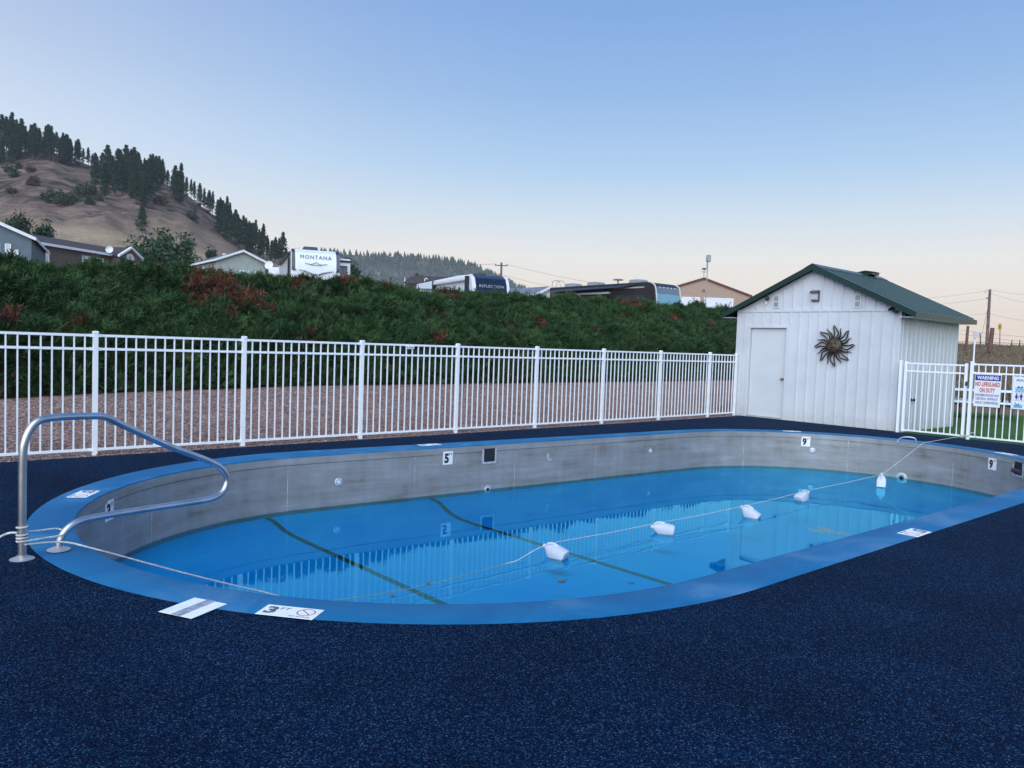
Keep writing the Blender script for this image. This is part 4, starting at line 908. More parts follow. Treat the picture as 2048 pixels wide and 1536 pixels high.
# right, left and far plates
coping_marker('5', 'white no diving marker on the right hand near coping', on(1829, 1064, 2, 0.012), (-1, 0, 0), (0, -1, 0), 0.31, 0.17)
c = on(167, 987, 2, 0.012); v = (Vector((c.x, c.y, 0)) - Vector((4.43, 5.955, 0))).normalized()
coping_marker('3', 'white no diving marker on the far left coping behind the handrail', c, Vector((v.y, -v.x, 0)) * -1, v * -1, 0.31, 0.17)
for (px, py), lab, num in (((872, 891), 'thin white marker on the far coping above the skimmer', '5'), ((1586, 864), 'thin white marker on the far coping in front of the shed door', '9'), ((1984, 906), 'white marker on the far coping near the right edge', '9')):
    c = on(px, py, 2, 0.012)
    k = int(np.argmin([(x - c.x) ** 2 + (y - c.y) ** 2 for x, y in HO])); t = Vector((HO[(k + 1) % len(HO)][0] - HO[k - 1][0], HO[(k + 1) % len(HO)][1] - HO[k - 1][1], 0)).normalized(); inw = Vector((-t.y, t.x, 0))
    cc = Vector((HO[k][0], HO[k][1], 0)) + inw * 0.11
    coping_marker(num, lab, cc, t * -1, inw * -1, 0.33, 0.155)
def wall_frame(px, py):
    s, z = wall_hit(px, py); p, nn, t = hi_at(s); return p + UP * z, nn, t * -1
for (px, py), num, lab in (((895.5, 916), '5', 'white 5 FT depth marker on the steel pool wall'), ((1611.5, 883), '9', 'white 9 FT depth marker on the far wall below the shed door'), ((1985, 928), '9', 'white 9 FT depth marker on the wall at the right edge'), ((218, 1021), '3', 'white depth marker on the wall behind the handrail')):
    p, nn, t = wall_frame(px, py)
    if t.cross(UP).dot(nn) < 0: t = -t
    o, n = slab('depth_marker', lab, p + nn * 0.001, t, UP, 0.165, 0.19, 0.005)
    q = p + nn * 0.0068; text(num, q - t * 0.022 - UP * 0.062, t, UP, 0.13, M_BLACK, o, width=0.075, bold=0.05); text('FT', q + t * 0.045 + UP * 0.035, t, UP, 0.035, M_BLACK, o, width=0.05, bold=0.01)
# fittings in the pool wall
M_FIT = mat('worn_fitting', (0.52, 0.54, 0.57), 0.4, 0.3, var=0.2, vscale=30)
def disc(px, py, r, name, m, hole=None, label=None):
    p, nn, t = wall_frame(px, py); b = MB(); b.lathe([(0, 0.001), (r, 0.001), (r, 0.006), (r * 0.82, 0.012), (r * 0.55, 0.012), (r * 0.5, 0.006), (0, 0.006)], p, nn, 22); o = b.build(name, m, POOL_WALL)
    b = MB(); b.lathe([(0, 0.007), (r * 0.4, 0.007), (r * 0.34, 0.013), (0, 0.015)], p, nn, 16); b.build('fitting_core', hole or M_SIGNWHITE, o)
disc(677, 964, 0.055, 'return_fitting', M_FIT); disc(1301, 902, 0.045, 'return_fitting', M_FIT); disc(1625, 901, 0.055, 'return_fitting', M_FIT); disc(975, 979, 0.06, 'return_fitting', M_FIT, M_DARKHOLE); disc(1803, 956, 0.10, 'drain_fitting', M_FIT, M_DARKHOLE)
for px, py, w, h, kids in ((978.5, 909, 0.20, 0.19, 0), (2037, 936, 0.20, 0.19, 1)):
    p, nn, t = wall_frame(px, py); b = MB()
    for a, c_, ww, hh in ((0, -h / 2 - 0.015, w + 0.06, 0.03), (-w / 2 - 0.015, 0, 0.03, h), (w / 2 + 0.015, 0, 0.03, h)): b.box(p + t * a + UP * (c_ - 0.012) + nn * 0.003, (ww * 0.97, 0.008, hh), (t, nn, UP))
    o = b.build('skimmer', M_FIT, POOL_WALL); b = MB(); b.box(p + nn * 0.004 - UP * 0.006, (w, 0.005, h + 0.006), (t, nn, UP)); b.build('skimmer_mouth', M_DARKHOLE, o)
    if kids: b = MB(); b.tube([p - t * 0.1 + nn * 0.02 - UP * 0.05, p + t * 0.1 + nn * 0.02 - UP * 0.05], 0.035, 12); b.build('weir_roller', mat('dark_roller', (0.05, 0.035, 0.035), 0.5), o)
p, nn, t = wall_frame(1096, 915); b = MB(); b.box(p + nn * 0.002 + UP * 0.02, (0.035, 0.004, 0.09), (t, nn, UP)); b.box(p + nn * 0.003 - UP * 0.035 + t * 0.03, (0.08, 0.004, 0.03), (t, nn, UP)); b.build('peeled_patch', mat('peeled_pale', (0.5, 0.51, 0.5), 0.6, var=0.3, vscale=30), POOL_WALL)
# bent grab bar at the deep end
sp = on(1797, 886, 2, 0.012); ou = (Vector((16.3, 5.9, 0)) - sp); ou.z = 0; ou.normalize(); sd = Vector((-ou.y, ou.x, 0))
b = MB(); pts = smooth([sp - ou * 0.06 + UP * 0.0, sp + UP * 0.06, sp + sd * -0.05 + ou * 0.08 + UP * 0.10, sp + sd * -0.15 + ou * 0.16 + UP * 0.105, sp + sd * -0.22 + ou * 0.20 + UP * 0.08, sp + sd * -0.235 + ou * 0.21 + UP * 0.0], 4)
b.tube(pts, 0.014, 8); tag(b.build('grab_bar', M_CHROME), 'short bent metal grab bar on the deep end coping', 'grab bar')

# --- a few leaves on the water
M_LEAF = mat('floating_leaf', (0.12, 0.13, 0.06), 0.7, var=0.4, vscale=40)
for i, (px, py, lab) in enumerate(((1123, 1162, 'curled leaf floating right of the black floor stripe'), (786, 1190, 'leaf floating beside the near coping between the stripes'), (1262, 1164, 'small leaf floating near the right stripe end'), (857, 1166, 'dark leaf floating by the left floor stripe'))):
    p = on(px, py, 2, ZW + 0.004); b = MB(); ang = i * 1.3; u = Vector((math.cos(ang), math.sin(ang), 0)); w = Vector((-u.y, u.x, 0)); s = 0.055 if i < 1 else 0.035
    vs = [p - u * s, p - u * s * .4 + w * s * .5 + UP * .006, p + u * s * .4 + w * s * .45 + UP * .004, p + u * s, p + u * s * .4 - w * s * .45 + UP * .008, p - u * s * .4 - w * s * .5 + UP * .002, p + UP * 0.001]
    b.add(vs, [(6, 0, 1), (6, 1, 2), (6, 2, 3), (6, 3, 4), (6, 4, 5), (6, 5, 0)]); b.tube([p + u * s, p + u * s * 1.5 + UP * .004], 0.002, 5); tag(b.build('leaf', M_LEAF), lab, 'leaf', 'leaves on the water')

# --- picnic table on the lawn
pt = thing('picnic_table', 'white topped picnic table with bent dark legs behind the warning sign', 'picnic table', at(1962, 800, 21.5) * 1.0)
tc_ = at(1962, 780, 21.0); tc_.z = -0.03; tx = (RH * 0.94 - FH * 0.34).normalized(); ty = Vector((-tx.y, tx.x, 0))
M_TT = mat('white_table_plastic', (0.78, 0.78, 0.80), 0.4); M_TL = mat('dark_table_legs', (0.05, 0.04, 0.04), 0.5, 0.5)
for off, z, w, nm in ((0, 0.74, 0.72, 'table_top'), (-0.62, 0.44, 0.26, 'bench_seat'), (0.62, 0.44, 0.26, 'bench_seat')):
    b = MB(); b.box(tc_ + ty * off + UP * z, (1.75, w, 0.05), (tx, ty, UP)); b.build(nm, M_TT, pt, bevel=0.012)
for s in (-0.6, 0.6):
    b = MB(); q = tc_ + tx * s
    for e in (-1, 1): b.tube(smooth([q + ty * (e * 0.28) + UP * 0.71, q + ty * (e * 0.34) + UP * 0.5, q + ty * (e * 0.62) + UP * 0.30, q + ty * (e * 0.70) + UP * 0.12, q + ty * (e * 0.60) + UP * 0.0], 3), 0.022, 8); b.tube([q + ty * (e * 0.62) + UP * 0.30, q + ty * (e * 0.64) + UP * 0.42], 0.02, 8)
    b.tube([q - ty * 0.5 + UP * 0.36, q + ty * 0.5 + UP * 0.36], 0.02, 8); b.build('leg', M_TL, pt)
# ================================================================== PLANTS
M_JUNIPER = attr_mat('juniper_foliage'); M_NEEDLE = attr_mat('pine_foliage'); M_LEAFY = attr_mat('broadleaf_foliage')
M_BARK = mat('pine_bark', (0.07, 0.05, 0.04), 0.95, var=0.3, vscale=3)

def nz3(x, y, s, o): return noise.noise(Vector((x * s, y * s, o)))
DEAD = [(420, 575, .62, .36), (487, 603, .34, .2), (625, 553, .42, .12), (455, 635, .2, .13), (150, 652, .22, .18), (15, 640, .2, .13), (590, 575, .2, .12), (790, 570, .4, .13), (880, 580, .3, .1), (905, 596, .3, .1), (1225, 602, .4, .12), (1260, 612, .4, .14), (1240, 635, .2, .12), (1080, 650, .2, .12), (875, 683, .2, .14), (700, 562, .2, .1), (1350, 642, .3, .12), (50, 517, .2, .1), (530, 625, .25, .1), (400, 615, .3, .08)]
def build_hedge():
    # bank under the plants
    xs = list(np.linspace(-10, 42, 131)); SS = [-0.06, 0.0, 0.06, 0.15, 0.3, 0.45, 0.6, 0.75, 0.9, 1.0, 1.12, 1.3, 1.7]
    def surf(x, s):
        fy, cy = FOOT_Y(x), CREST_Y(x); fz, cz = foot_z(x), crest_z(x) - 0.215
        t = max(0.0, min(1.0, s)); z = fz + (cz - fz) * (0.34 * min(1, t / 0.10) + 0.66 * max(0, (t - 0.05) / 0.95) ** 0.9) if t < 1 else cz
        if s > 1: z = cz - (s - 1) * 1.1
        if s < 0: z = fz - 0.05
        y = fy + (cy - fy) * s
        lump = 0.22 * nz3(x, y * 1.5, 1.0, 1.0) + 0.20 * nz3(x, y * 1.4, 2.6, 4.0)
        k = min(1, max(0, t * 6)) * (1 if s < 1.3 else 0.5)
        return np.array([x, y - 0.45 * lump * k, z + lump * k * 0.9])
    b = MB(); nx = len(xs)
    b.add([tuple(surf(x, s) - np.array([0, -0.10, 0.14])) for s in SS for x in xs], [(j * nx + i, j * nx + i + 1, (j + 1) * nx + i + 1, (j + 1) * nx + i) for j in range(len(SS) - 1) for i in range(nx - 1)]); b.smooth = True
    structure(b.build('hedge_bank', M_SOIL), 'dark earth bank under the juniper')
    # sprays: surface sampled on a grid, then interpolated
    gx = np.linspace(-5.5, 40.5, 461); gs = np.linspace(0.0, 1.18, 48)
    GP = np.array([[surf(x, s) for s in gs] for x in gx])
    ddx = np.gradient(GP, axis=0); dds = np.gradient(GP, axis=1); GN = unit(np.cross(ddx, dds)); GN = np.where(((GN[..., 2:3] < -0.2) | (GN[..., 1:2] > 0.4)), -GN, GN)
    GT = np.array([[0.5 + 0.5 * nz3(p[0], p[1] + p[2], 0.9, 8.0) for p in row] for row in GP]); GB = np.array([[nz3(p[0], p[1] * 0.7 + p[2] * 1.3, 0.7, 20.0) for p in row] for row in GP]); GE = np.array([[nz3(p[0], p[2] * 1.5, 2.5, 3.0) for p in row] for row in GP])
    n = 100000; xs_ = -5 + 45 * rng.random(n) ** 1.15; s_ = rng.uniform(0.0, 1.15, n)
    fi = (xs_ + 5.5) / 46 * 460; i0 = np.clip(fi.astype(int), 0, 459); fx = fi - i0; fj = s_ / 1.18 * 47; j0 = np.clip(fj.astype(int), 0, 46); fy = fj - j0
    def samp(A):
        w = lambda q: q.reshape(q.shape + (1,) * (A.ndim - 2)); return A[i0, j0] * w((1 - fx) * (1 - fy)) + A[i0 + 1, j0] * w(fx * (1 - fy)) + A[i0, j0 + 1] * w((1 - fx) * fy) + A[i0 + 1, j0 + 1] * w(fx * fy)
    Pm = samp(GP); Nn = unit(samp(GN)); t = np.clip(samp(GT), 0, 1)[:, None]; ge = samp(GE); gb = samp(GB)
    g1 = np.array([0.012, 0.040, 0.015]); g2 = np.array([0.050, 0.098, 0.032]); g3 = np.array([0.085, 0.108, 0.036]); br = np.array([0.15, 0.052, 0.030]); br2 = np.array([0.075, 0.038, 0.03])
    pc = g1 * (1 - t) + g2 * t; hi = (rng.random(n) > 0.9)[:, None]; pc = np.where(hi, pc * 0.5 + g3 * 0.5, pc) * rng.uniform(0.75, 1.25, (n, 1))
    rel = Pm - np.array(EYE); Dd = rel @ np.array(_f); qx = 1024 + FPX * (rel @ np.array(_r2)) / Dd; qy = 768 - FPX * (rel @ np.array(_u2)) / Dd; kk = FPX / Dd
    for px, py, rx, rz in DEAD:
        m_ = ((qx - px) / (rx * kk)) ** 2 + ((qy - py) / (rz * kk)) ** 2 < 0.85 + 0.9 * ge
        m_ &= rng.random(n) < 0.75; pc[m_] = np.where(rng.random((m_.sum(), 1)) < 0.65, br, br2) * rng.uniform(0.6, 1.3, (m_.sum(), 1))
    m_ = (gb > 0.5) & (rng.random(n) < 0.3); pc[m_] = br2 * rng.uniform(0.7, 1.2, (m_.sum(), 1))
    Dv = unit(Nn * 0.55 + np.array([0, 0, 0.45]) + rng.normal(0, 0.55, (n, 3)) * np.array([1, 0.8, 0.45])); Lg = rng.uniform(0.13, 0.34, n) * (1 + 0.5 * (rng.random(n) > 0.95))
    base = Pm - Dv * 0.06 - Nn * rng.uniform(0, 0.10, (n, 1))
    side = unit(np.cross(Dv, rng.normal(0, 1, (n, 3)))); up2 = np.cross(side, Dv)
    V = []; C = []; F = []; off = 0
    def tri(a, bb, c, ca, cb, cc):
        nonlocal off
        V.append(np.stack([a, bb, c], 1).reshape(-1, 3)); C.append(np.stack([ca, cb, cc], 1).reshape(-1, 3))
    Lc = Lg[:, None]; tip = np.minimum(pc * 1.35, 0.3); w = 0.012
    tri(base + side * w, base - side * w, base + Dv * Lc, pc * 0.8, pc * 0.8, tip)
    for k in range(4):
        f = 0.22 + 0.19 * k
        for sg in (-1, 1):
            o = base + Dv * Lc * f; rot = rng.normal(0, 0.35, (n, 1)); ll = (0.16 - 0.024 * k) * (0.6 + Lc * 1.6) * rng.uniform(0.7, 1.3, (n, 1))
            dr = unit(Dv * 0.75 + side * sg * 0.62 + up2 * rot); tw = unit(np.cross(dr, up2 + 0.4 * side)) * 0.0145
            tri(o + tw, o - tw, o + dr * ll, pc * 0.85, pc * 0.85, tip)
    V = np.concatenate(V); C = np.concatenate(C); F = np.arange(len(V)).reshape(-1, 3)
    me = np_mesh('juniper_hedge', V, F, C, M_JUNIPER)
    tag(link('juniper_hedge', me, None), 'dark green juniper hedge with rust brown dead patches on the bank behind the fence', 'hedge', kind='stuff')
build_hedge()

# --- pines
def pine_meshes(seed, h=13.0, spread=0.2, bare=0.18, full=1.0):
    r = np.random.default_rng(seed); V = []; C = []
    nb = int(190 * full); g = np.array([0.020, 0.042, 0.022])
    for i in range(nb):
        t = r.random() ** 0.8; z = h * (bare + (1 - bare) * t); R = h * spread * ((1 - t) ** 0.75 * (0.45 + 0.65 * r.random()) + 0.02) * (0.55 if t < 0.10 else 1)
        a = r.uniform(0, 2 * np.pi); d = np.array([np.cos(a), np.sin(a), r.uniform(-0.12, 0.35)])
        o = np.array([0, 0, z]); col = g * r.uniform(0.55, 1.7) * np.array([1, 1, r.uniform(0.8, 1.2)])
        m = 13
        ctr = o + d * R * r.uniform(0.45, 1.0, (m, 1)) + r.normal(0, 0.036 * h * (1 - 0.55 * t), (m, 3)) * np.array([0.8, 0.8, 0.36])
        s = h * 0.023 * r.uniform(0.6, 1.5, (m, 1)); e1 = unit(r.normal(0, 1, (m, 3))) * s; e2 = unit(r.normal(0, 1, (m, 3))) * s * 0.8
        V.append(np.stack([ctr + e1, ctr - e1 * 0.6 + e2 * 0.5, ctr - e2], 1).reshape(-1, 3)); C.append(np.repeat((col * r.uniform(0.8, 1.25, (m, 1))), 3, 0))
    # leader
    for i in range(14):
        z = h * (0.93 + 0.08 * i / 14); ctr = np.array([[r.normal(0, 0.12), r.normal(0, 0.12), z]]); e = unit(r.normal(0, 1, (2, 3))) * h * 0.022
        V.append(np.stack([ctr + e[:1], ctr - e[:1], ctr + e[1:] + np.array([[0, 0, h * .02]])], 1).reshape(-1, 3)); C.append(np.repeat(g[None], 3, 0))
    V = np.concatenate(V); C = np.concatenate(C)
    crown = np_mesh('crown', V, np.arange(len(V)).reshape(-1, 3), C, M_NEEDLE)
    b = MB(); b.tube([(0, 0, -1.5), (0.03 * h * 0.1, 0, h * 0.3), (0, 0.01 * h, h * 0.65), (0, 0, h * 0.97)], [h * 0.017, h * 0.014, h * 0.009, h * 0.002], 7)
    for i in range(7):
        z = h * (bare + 0.1 * i); a = r.uniform(0, 6.28); b.tube([(0, 0, z), (math.cos(a) * h * spread * 0.7, math.sin(a) * h * spread * 0.7, z + h * 0.03)], [h * 0.004, h * 0.001], 4)
    tr = b.mesh('trunk'); tr.materials.append(M_BARK)
    return crown, tr
PINES = [pine_meshes(1, spread=0.17), pine_meshes(2, spread=0.20, bare=0.12, full=1.2), pine_meshes(3, spread=0.15, bare=0.28, full=0.8), pine_meshes(4, spread=0.22, bare=0.1, full=1.3), pine_meshes(5, spread=0.13, bare=0.22, full=0.75)]
def put_tree(kinds, k, p, sc_, rz, name, label, cat, group):
    o = thing(name, label, cat, p, group); w_ = random.uniform(0.75, 1.2) if name == 'pine_tree' else 1.0; o.scale = (sc_ * w_, sc_ * w_, sc_); o.rotation_euler = (0, 0, rz)
    for nm, me in zip(('crown', 'trunk'), kinds[k]):
        c = bpy.data.objects.new(nm, me); COL.objects.link(c); c.parent = o
    return o
def hill_hit(px, py):
    d = ray(px, py); D = 112.0
    while D < 330:
        p = EYE + d * D
        if p.z < hill_h(p.x, p.y): return p
        D += 1.0
    return None
ORD = ['first', 'second', 'third', 'fourth', 'fifth', 'sixth', 'seventh', 'eighth', 'ninth', 'tenth', 'eleventh', 'twelfth', 'thirteenth', 'fourteenth', 'fifteenth', 'sixteenth', 'seventeenth', 'eighteenth', 'nineteenth', 'twentieth', 'twenty-first', 'twenty-second', 'twenty-third', 'twenty-fourth', 'twenty-fifth', 'twenty-sixth', 'twenty-seventh', 'twenty-eighth', 'twenty-ninth', 'thirtieth']
def pine_on_ridge(px, top, label, group, dD=0.0):
    D = 318 + dD; p = G((px - 1024) / FPX * D, D); z = hill_h(p.x, p.y) - 0.4
    h = at(px, top, D).z - z; h = max(4.5, min(19, h))
    k = random.randrange(5); put_tree(PINES, k, (p.x, p.y, z), h / 13.0, random.random() * 6.28, 'pine_tree', label, 'pine tree', group)
def ridge_y(px): return float(np.interp(px, [a for a, _ in RIDGE], [b for _, b in RIDGE]))
gl = 'pine standing below the skyline row on the upper left ridge'; gk = '{} pine from the left on the skyline of the upper left ridge'; gg = 'pines on the upper left ridge'
for i_, (px, top) in enumerate(((4, 236), (11, 240), (18, 232), (28, 246), (38, 244), (48, 258), (57, 256), (68, 253), (76, 262), (88, 258), (98, 262), (106, 270), (116, 280), (126, 274), (134, 286), (145, 287), (153, 284), (162, 302), (170, 300), (180, 312), (190, 318))): pine_on_ridge(px + random.uniform(-3, 3), top, gk.format(ORD[i_]), gg, random.uniform(-14, 6))
for _ in range(40):
    px = random.uniform(-30, 150); py = ridge_y(px) + random.uniform(2, 30 if px < 60 else 14); q = hill_hit(px, py)
    if q: put_tree(PINES, random.randrange(5), (q.x, q.y, q.z - 0.4), random.uniform(0.7, 1.05), random.random() * 6.28, 'pine_tree', gl, 'pine tree', gg)
gl = 'pine lower in the dense clump, below its skyline trees'; gk = '{} pine from the left on the skyline of the dense clump'; gg = 'pines in the dense clump'
for i_, (px, top) in enumerate(((200, 330), (208, 328), (218, 324), (228, 326), (238, 318), (248, 306), (256, 314), (264, 308), (274, 312), (282, 320), (290, 322), (300, 324), (308, 326), (316, 330), (322, 336), (330, 344), (340, 352), (346, 348))): pine_on_ridge(px + random.uniform(-2, 2), top, gk.format(ORD[i_]), gg, random.uniform(-10, 4))
for px, py in [(205, 365), (215, 372), (225, 378), (236, 372), (245, 390), (255, 385), (262, 398), (270, 388), (280, 392), (290, 400), (285, 412), (296, 385), (305, 378), (312, 370), (230, 392), (210, 398), (272, 408), (262, 378), (240, 360), (252, 366), (276, 370), (300, 362), (318, 376), (190, 384), (295, 408), (325, 368), (220, 360), (268, 360), (288, 418), (302, 396), (350, 400), (358, 408), (362, 398)]:
    q = hill_hit(px, py)
    if q: put_tree(PINES, random.choice((0, 1, 3, 3, 1)), (q.x, q.y, q.z - 0.4), random.uniform(0.75, 1.15), random.random() * 6.28, 'pine_tree', gl, 'pine tree', gg)
gl = 'pine in the lower rank beneath the descending row of pines'; gk = '{} pine from the left in the row descending to the trailers'; gg = 'pines on the descending ridge'
for i_, (px, top) in enumerate(((352, 362), (360, 360), (368, 358), (376, 362), (384, 366), (394, 370), (402, 380), (412, 384), (420, 386), (428, 402), (436, 398), (446, 396), (452, 408), (460, 428), (468, 430), (476, 440), (484, 438), (492, 444), (498, 448), (506, 442), (514, 466), (522, 460), (530, 478), (538, 482), (546, 476), (552, 480), (560, 492), (566, 496))): pine_on_ridge(px + random.uniform(-2, 2), top, gk.format(ORD[i_]), gg, random.uniform(-16, 4))
for px, py in [(440, 468), (448, 476), (455, 484), (462, 480), (470, 492), (478, 498), (486, 496), (494, 506), (502, 510), (510, 508), (518, 514), (526, 518), (534, 520), (542, 524), (550, 526), (558, 530), (445, 462), (475, 505), (500, 520), (565, 532)]:
    q = hill_hit(px, py)
    if q: put_tree(PINES, random.randrange(5), (q.x, q.y, q.z - 0.4), random.uniform(0.6, 1.0), random.random() * 6.28, 'pine_tree', gl, 'pine tree', gg)
q = hill_hit(284, 461)
put_tree([pine_meshes(9, spread=0.33, bare=0.06, full=1.4)], 0, (q.x, q.y, q.z - 0.3), 0.55, 0.5, 'pine_tree', 'lone broad pine standing on the open grass slope below the clump', 'pine tree', None)
# --- bushes on the slope
def bush_meshes(seed, h=2.2, wide=1.0, n=90, col=(0.045, 0.06, 0.03), leaf=0.26):
    r = np.random.default_rng(seed); V = []; C = []; g = np.array(col)
    for i in range(n):
        a = r.uniform(0, 6.28); el = r.uniform(0.05, 1.0); R = r.uniform(0.55, 1.0) * (1 + 0.25 * np.sin(a * 3 + seed)) ; c = np.array([np.cos(a) * math.sqrt(1 - el * el * 0.9) * h * 0.5 * wide * R, np.sin(a) * math.sqrt(1 - el * el * 0.9) * h * 0.5 * wide * R, h * (0.2 + 0.8 * el * R)])
        m = 9; ctr = c + r.normal(0, h * 0.07, (m, 3)); s = leaf * h * 0.35 * r.uniform(0.6, 1.3, (m, 1)); e1 = unit(r.normal(0, 1, (m, 3))) * s; e2 = unit(r.normal(0, 1, (m, 3))) * s
        col_ = g * r.uniform(0.6, 1.6); V.append(np.stack([ctr + e1, ctr - e1 * 0.5 + e2, ctr - e2], 1).reshape(-1, 3)); C.append(np.repeat(col_ * r.uniform(0.8, 1.2, (m, 1)), 3, 0))
    V = np.concatenate(V); C = np.concatenate(C); crown = np_mesh('crown', V, np.arange(len(V)).reshape(-1, 3), C, M_LEAFY)
    b = MB(); b.tube([(0, 0, -0.5), (0.02 * h, 0, h * 0.3), (0, 0.02 * h, h * 0.7)], [h * 0.035, h * 0.028, h * 0.012], 7)
    for k in range(6): a = k * 1.05; b.tube([(0, 0, h * (0.2 + 0.05 * k)), (math.cos(a) * h * 0.3 * wide, math.sin(a) * h * 0.3 * wide, h * (0.45 + 0.06 * k))], [h * 0.014, h * 0.004], 5)
    tr = b.mesh('trunk'); tr.materials.append(M_BARK); return crown, tr
BUSH = [bush_meshes(21), bush_meshes(22, wide=1.5), bush_meshes(23, wide=1.3, col=(0.07, 0.055, 0.04))]
for px, py in [(28, 388), (95, 400), (108, 408), (118, 404), (128, 412), (70, 365), (60, 372), (140, 398), (150, 405), (165, 396), (175, 410), (182, 392), (30, 355), (15, 345), (40, 338), (320, 410), (200, 402), (65, 345), (380, 440)]:
    q = hill_hit(px + random.uniform(-4, 4), py)
    if q: put_tree(BUSH, random.randrange(3), (q.x, q.y, q.z - 0.3), random.uniform(0.9, 2.0), random.random() * 6.28, 'bush', 'scrubby bush on the rocky part of the hillside', 'bush', 'bushes scattered on the hillside')
# --- trees among the houses
TREE = [bush_meshes(31, h=6, wide=0.72, n=170, col=(0.030, 0.055, 0.030), leaf=0.15), bush_meshes(32, h=6, wide=0.6, n=150, col=(0.028, 0.058, 0.034), leaf=0.15), bush_meshes(33, h=6, wide=1.25, n=200, col=(0.032, 0.068, 0.032), leaf=0.14)]
def house_tree(k, px, base, top, D, label):
    p = at(px, base, D); h = at(px, top, D).z - p.z; put_tree(TREE, k, p, h / 6.0, random.random() * 6, 'tree', label, 'tree', None)
house_tree(0, 38, 490, 429, 92, 'round dark tree rising behind the grey house'); house_tree(1, 88, 500, 444, 96, 'narrow dark tree behind the brown house roof')
house_tree(2, 312, 556, 470, 100, 'dark bushy tree left of the pair behind the hedge'); house_tree(2, 350, 560, 477, 104, 'dark bushy tree right of the pair behind the hedge'); house_tree(1, 424, 530, 496, 112, 'small tree showing over the green-grey house roof')
house_tree(1, 700, 582, 523, 70, 'dark tree just right of the white trailer slide-out'); house_tree(2, 836, 568, 549, 120, 'low dark tree left of the navy fronted trailer'); house_tree(2, 265, 528, 505, 98, 'low shrub at the right end of the brown house')
# ================================================================== BUILDINGS AND VEHICLES BEHIND THE HEDGE
class Fr:
    """local frame: u to the right, v away, z up"""
    def __init__(s, O, right, base): s.O = Vector((O[0], O[1], base)); s.a = Vector(right).normalized(); s.b = Vector((-s.a.y, s.a.x, 0))
    def p(s, u, v, z): return s.O + s.a * u + s.b * v + UP * z
    def box(s, m, u0, u1, v0, v1, z0, z1): return m.box(s.p((u0 + u1) / 2, (v0 + v1) / 2, (z0 + z1) / 2), (abs(u1 - u0), abs(v1 - v0), abs(z1 - z0)), (s.a, s.b, UP))
    def prof(s, m, pts, u0, u1):      # (v,z) outline extruded across u
        return m.prism([s.p(u0, v, z) for v, z in pts], s.a * (u1 - u0))
    def gab(s, m, pts, v0, v1):       # (u,z) outline extruded along v
        return m.prism([s.p(u, v0, z) for u, z in pts], s.b * (v1 - v0))
M_FASCIA = mat('white_fascia', (0.78, 0.79, 0.82), 0.5, var=0.05); M_PANE = mat('window_pane', (0.10, 0.13, 0.17), 0.08, 0.0, var=0.3, vscale=0.8, spec=0.8); M_CURTAIN = mat('pale_curtained_pane', (0.62, 0.63, 0.62), 0.25, var=0.12, vscale=1.5)
def shingle(name, c): return mat(name, c, 0.9, var=0.3, vscale=3.0, bump=0.3, bscale=12)
def window(f, par, face, a0, a1, z0, z1, pane=None, out=0.0, half=True, mull=False):
    """window on the front (v=out) or left (u=out) face: frame with a pane in it"""
    t = 0.07; m = MB()
    if face == 'front':
        for q in ((a0 - t, a1 + t, z0 - t, z0), (a0 - t, a1 + t, z1, z1 + t), (a0 - t, a0, z0, z1), (a1, a1 + t, z0, z1)): f.box(m, q[0], q[1], out - 0.06, out - 0.002, q[2], q[3])
        if mull: f.box(m, (a0 + a1) / 2 - 0.03, (a0 + a1) / 2 + 0.03, out - 0.05, out - 0.002, z0, z1)
        w = m.build('window', M_FASCIA, par); m = MB(); f.box(m, a0, a1, out - 0.028, out - 0.001, z0, z1); m.build('pane', pane or M_PANE, w)
    else:
        for q in ((a0 - t, a1 + t, z0 - t, z0), (a0 - t, a1 + t, z1, z1 + t), (a0 - t, a0, z0, z1), (a1, a1 + t, z0, z1)): f.box(m, out - 0.06, out - 0.002, q[0], q[1], q[2], q[3])
        if mull: f.box(m, out - 0.05, out - 0.002, (a0 + a1) / 2 - 0.03, (a0 + a1) / 2 + 0.03, z0, z1)
        w = m.build('window', M_FASCIA, par); m = MB(); f.box(m, out - 0.028, out - 0.001, a0, a1, z0, z1); m.build('pane', pane or M_PANE, w)
    return w
def gable_house(name, label, f, W, L, hw, rise, wallm, roofm, over=0.3, cat='house', deep=4.0, trim=M_FASCIA):
    """ridge runs away from the front gable; f.O = front left ground corner"""
    t = thing(name, label, cat, f.O); m = MB()
    f.gab(m, [(0, -deep), (W, -deep), (W, hw), (W / 2, hw + rise), (0, hw)], 0, L); m.build('wall', wallm, t)
    sl = rise / (W / 2)
    for s in (0, 1):
        ue = -over if s == 0 else W + over; ze = hw - sl * over
        m = MB(); f.gab(m, [(W / 2, hw + rise + 0.02), (ue, ze + 0.02), (ue, ze + 0.16), (W / 2, hw + rise + 0.16)], -over, L + over); r = m.build('roof', roofm, t)
        m = MB(); f.gab(m, [(W / 2, hw + rise + 0.17), (ue, ze + 0.17), (ue, ze - 0.08), (W / 2, hw + rise - 0.08)], -over - 0.05, -over - 0.003); m.build('rake_board', trim, r)
        m = MB(); e = 0.04 if s else -0.04; f.box(m, min(ue, ue + e) - (0.003 if not s else -0.003), max(ue, ue + e) - (0.003 if not s else -0.003), -over - 0.04, L + over, ze - 0.06, ze + 0.15); m.build('eave_board', trim, r)
    return t
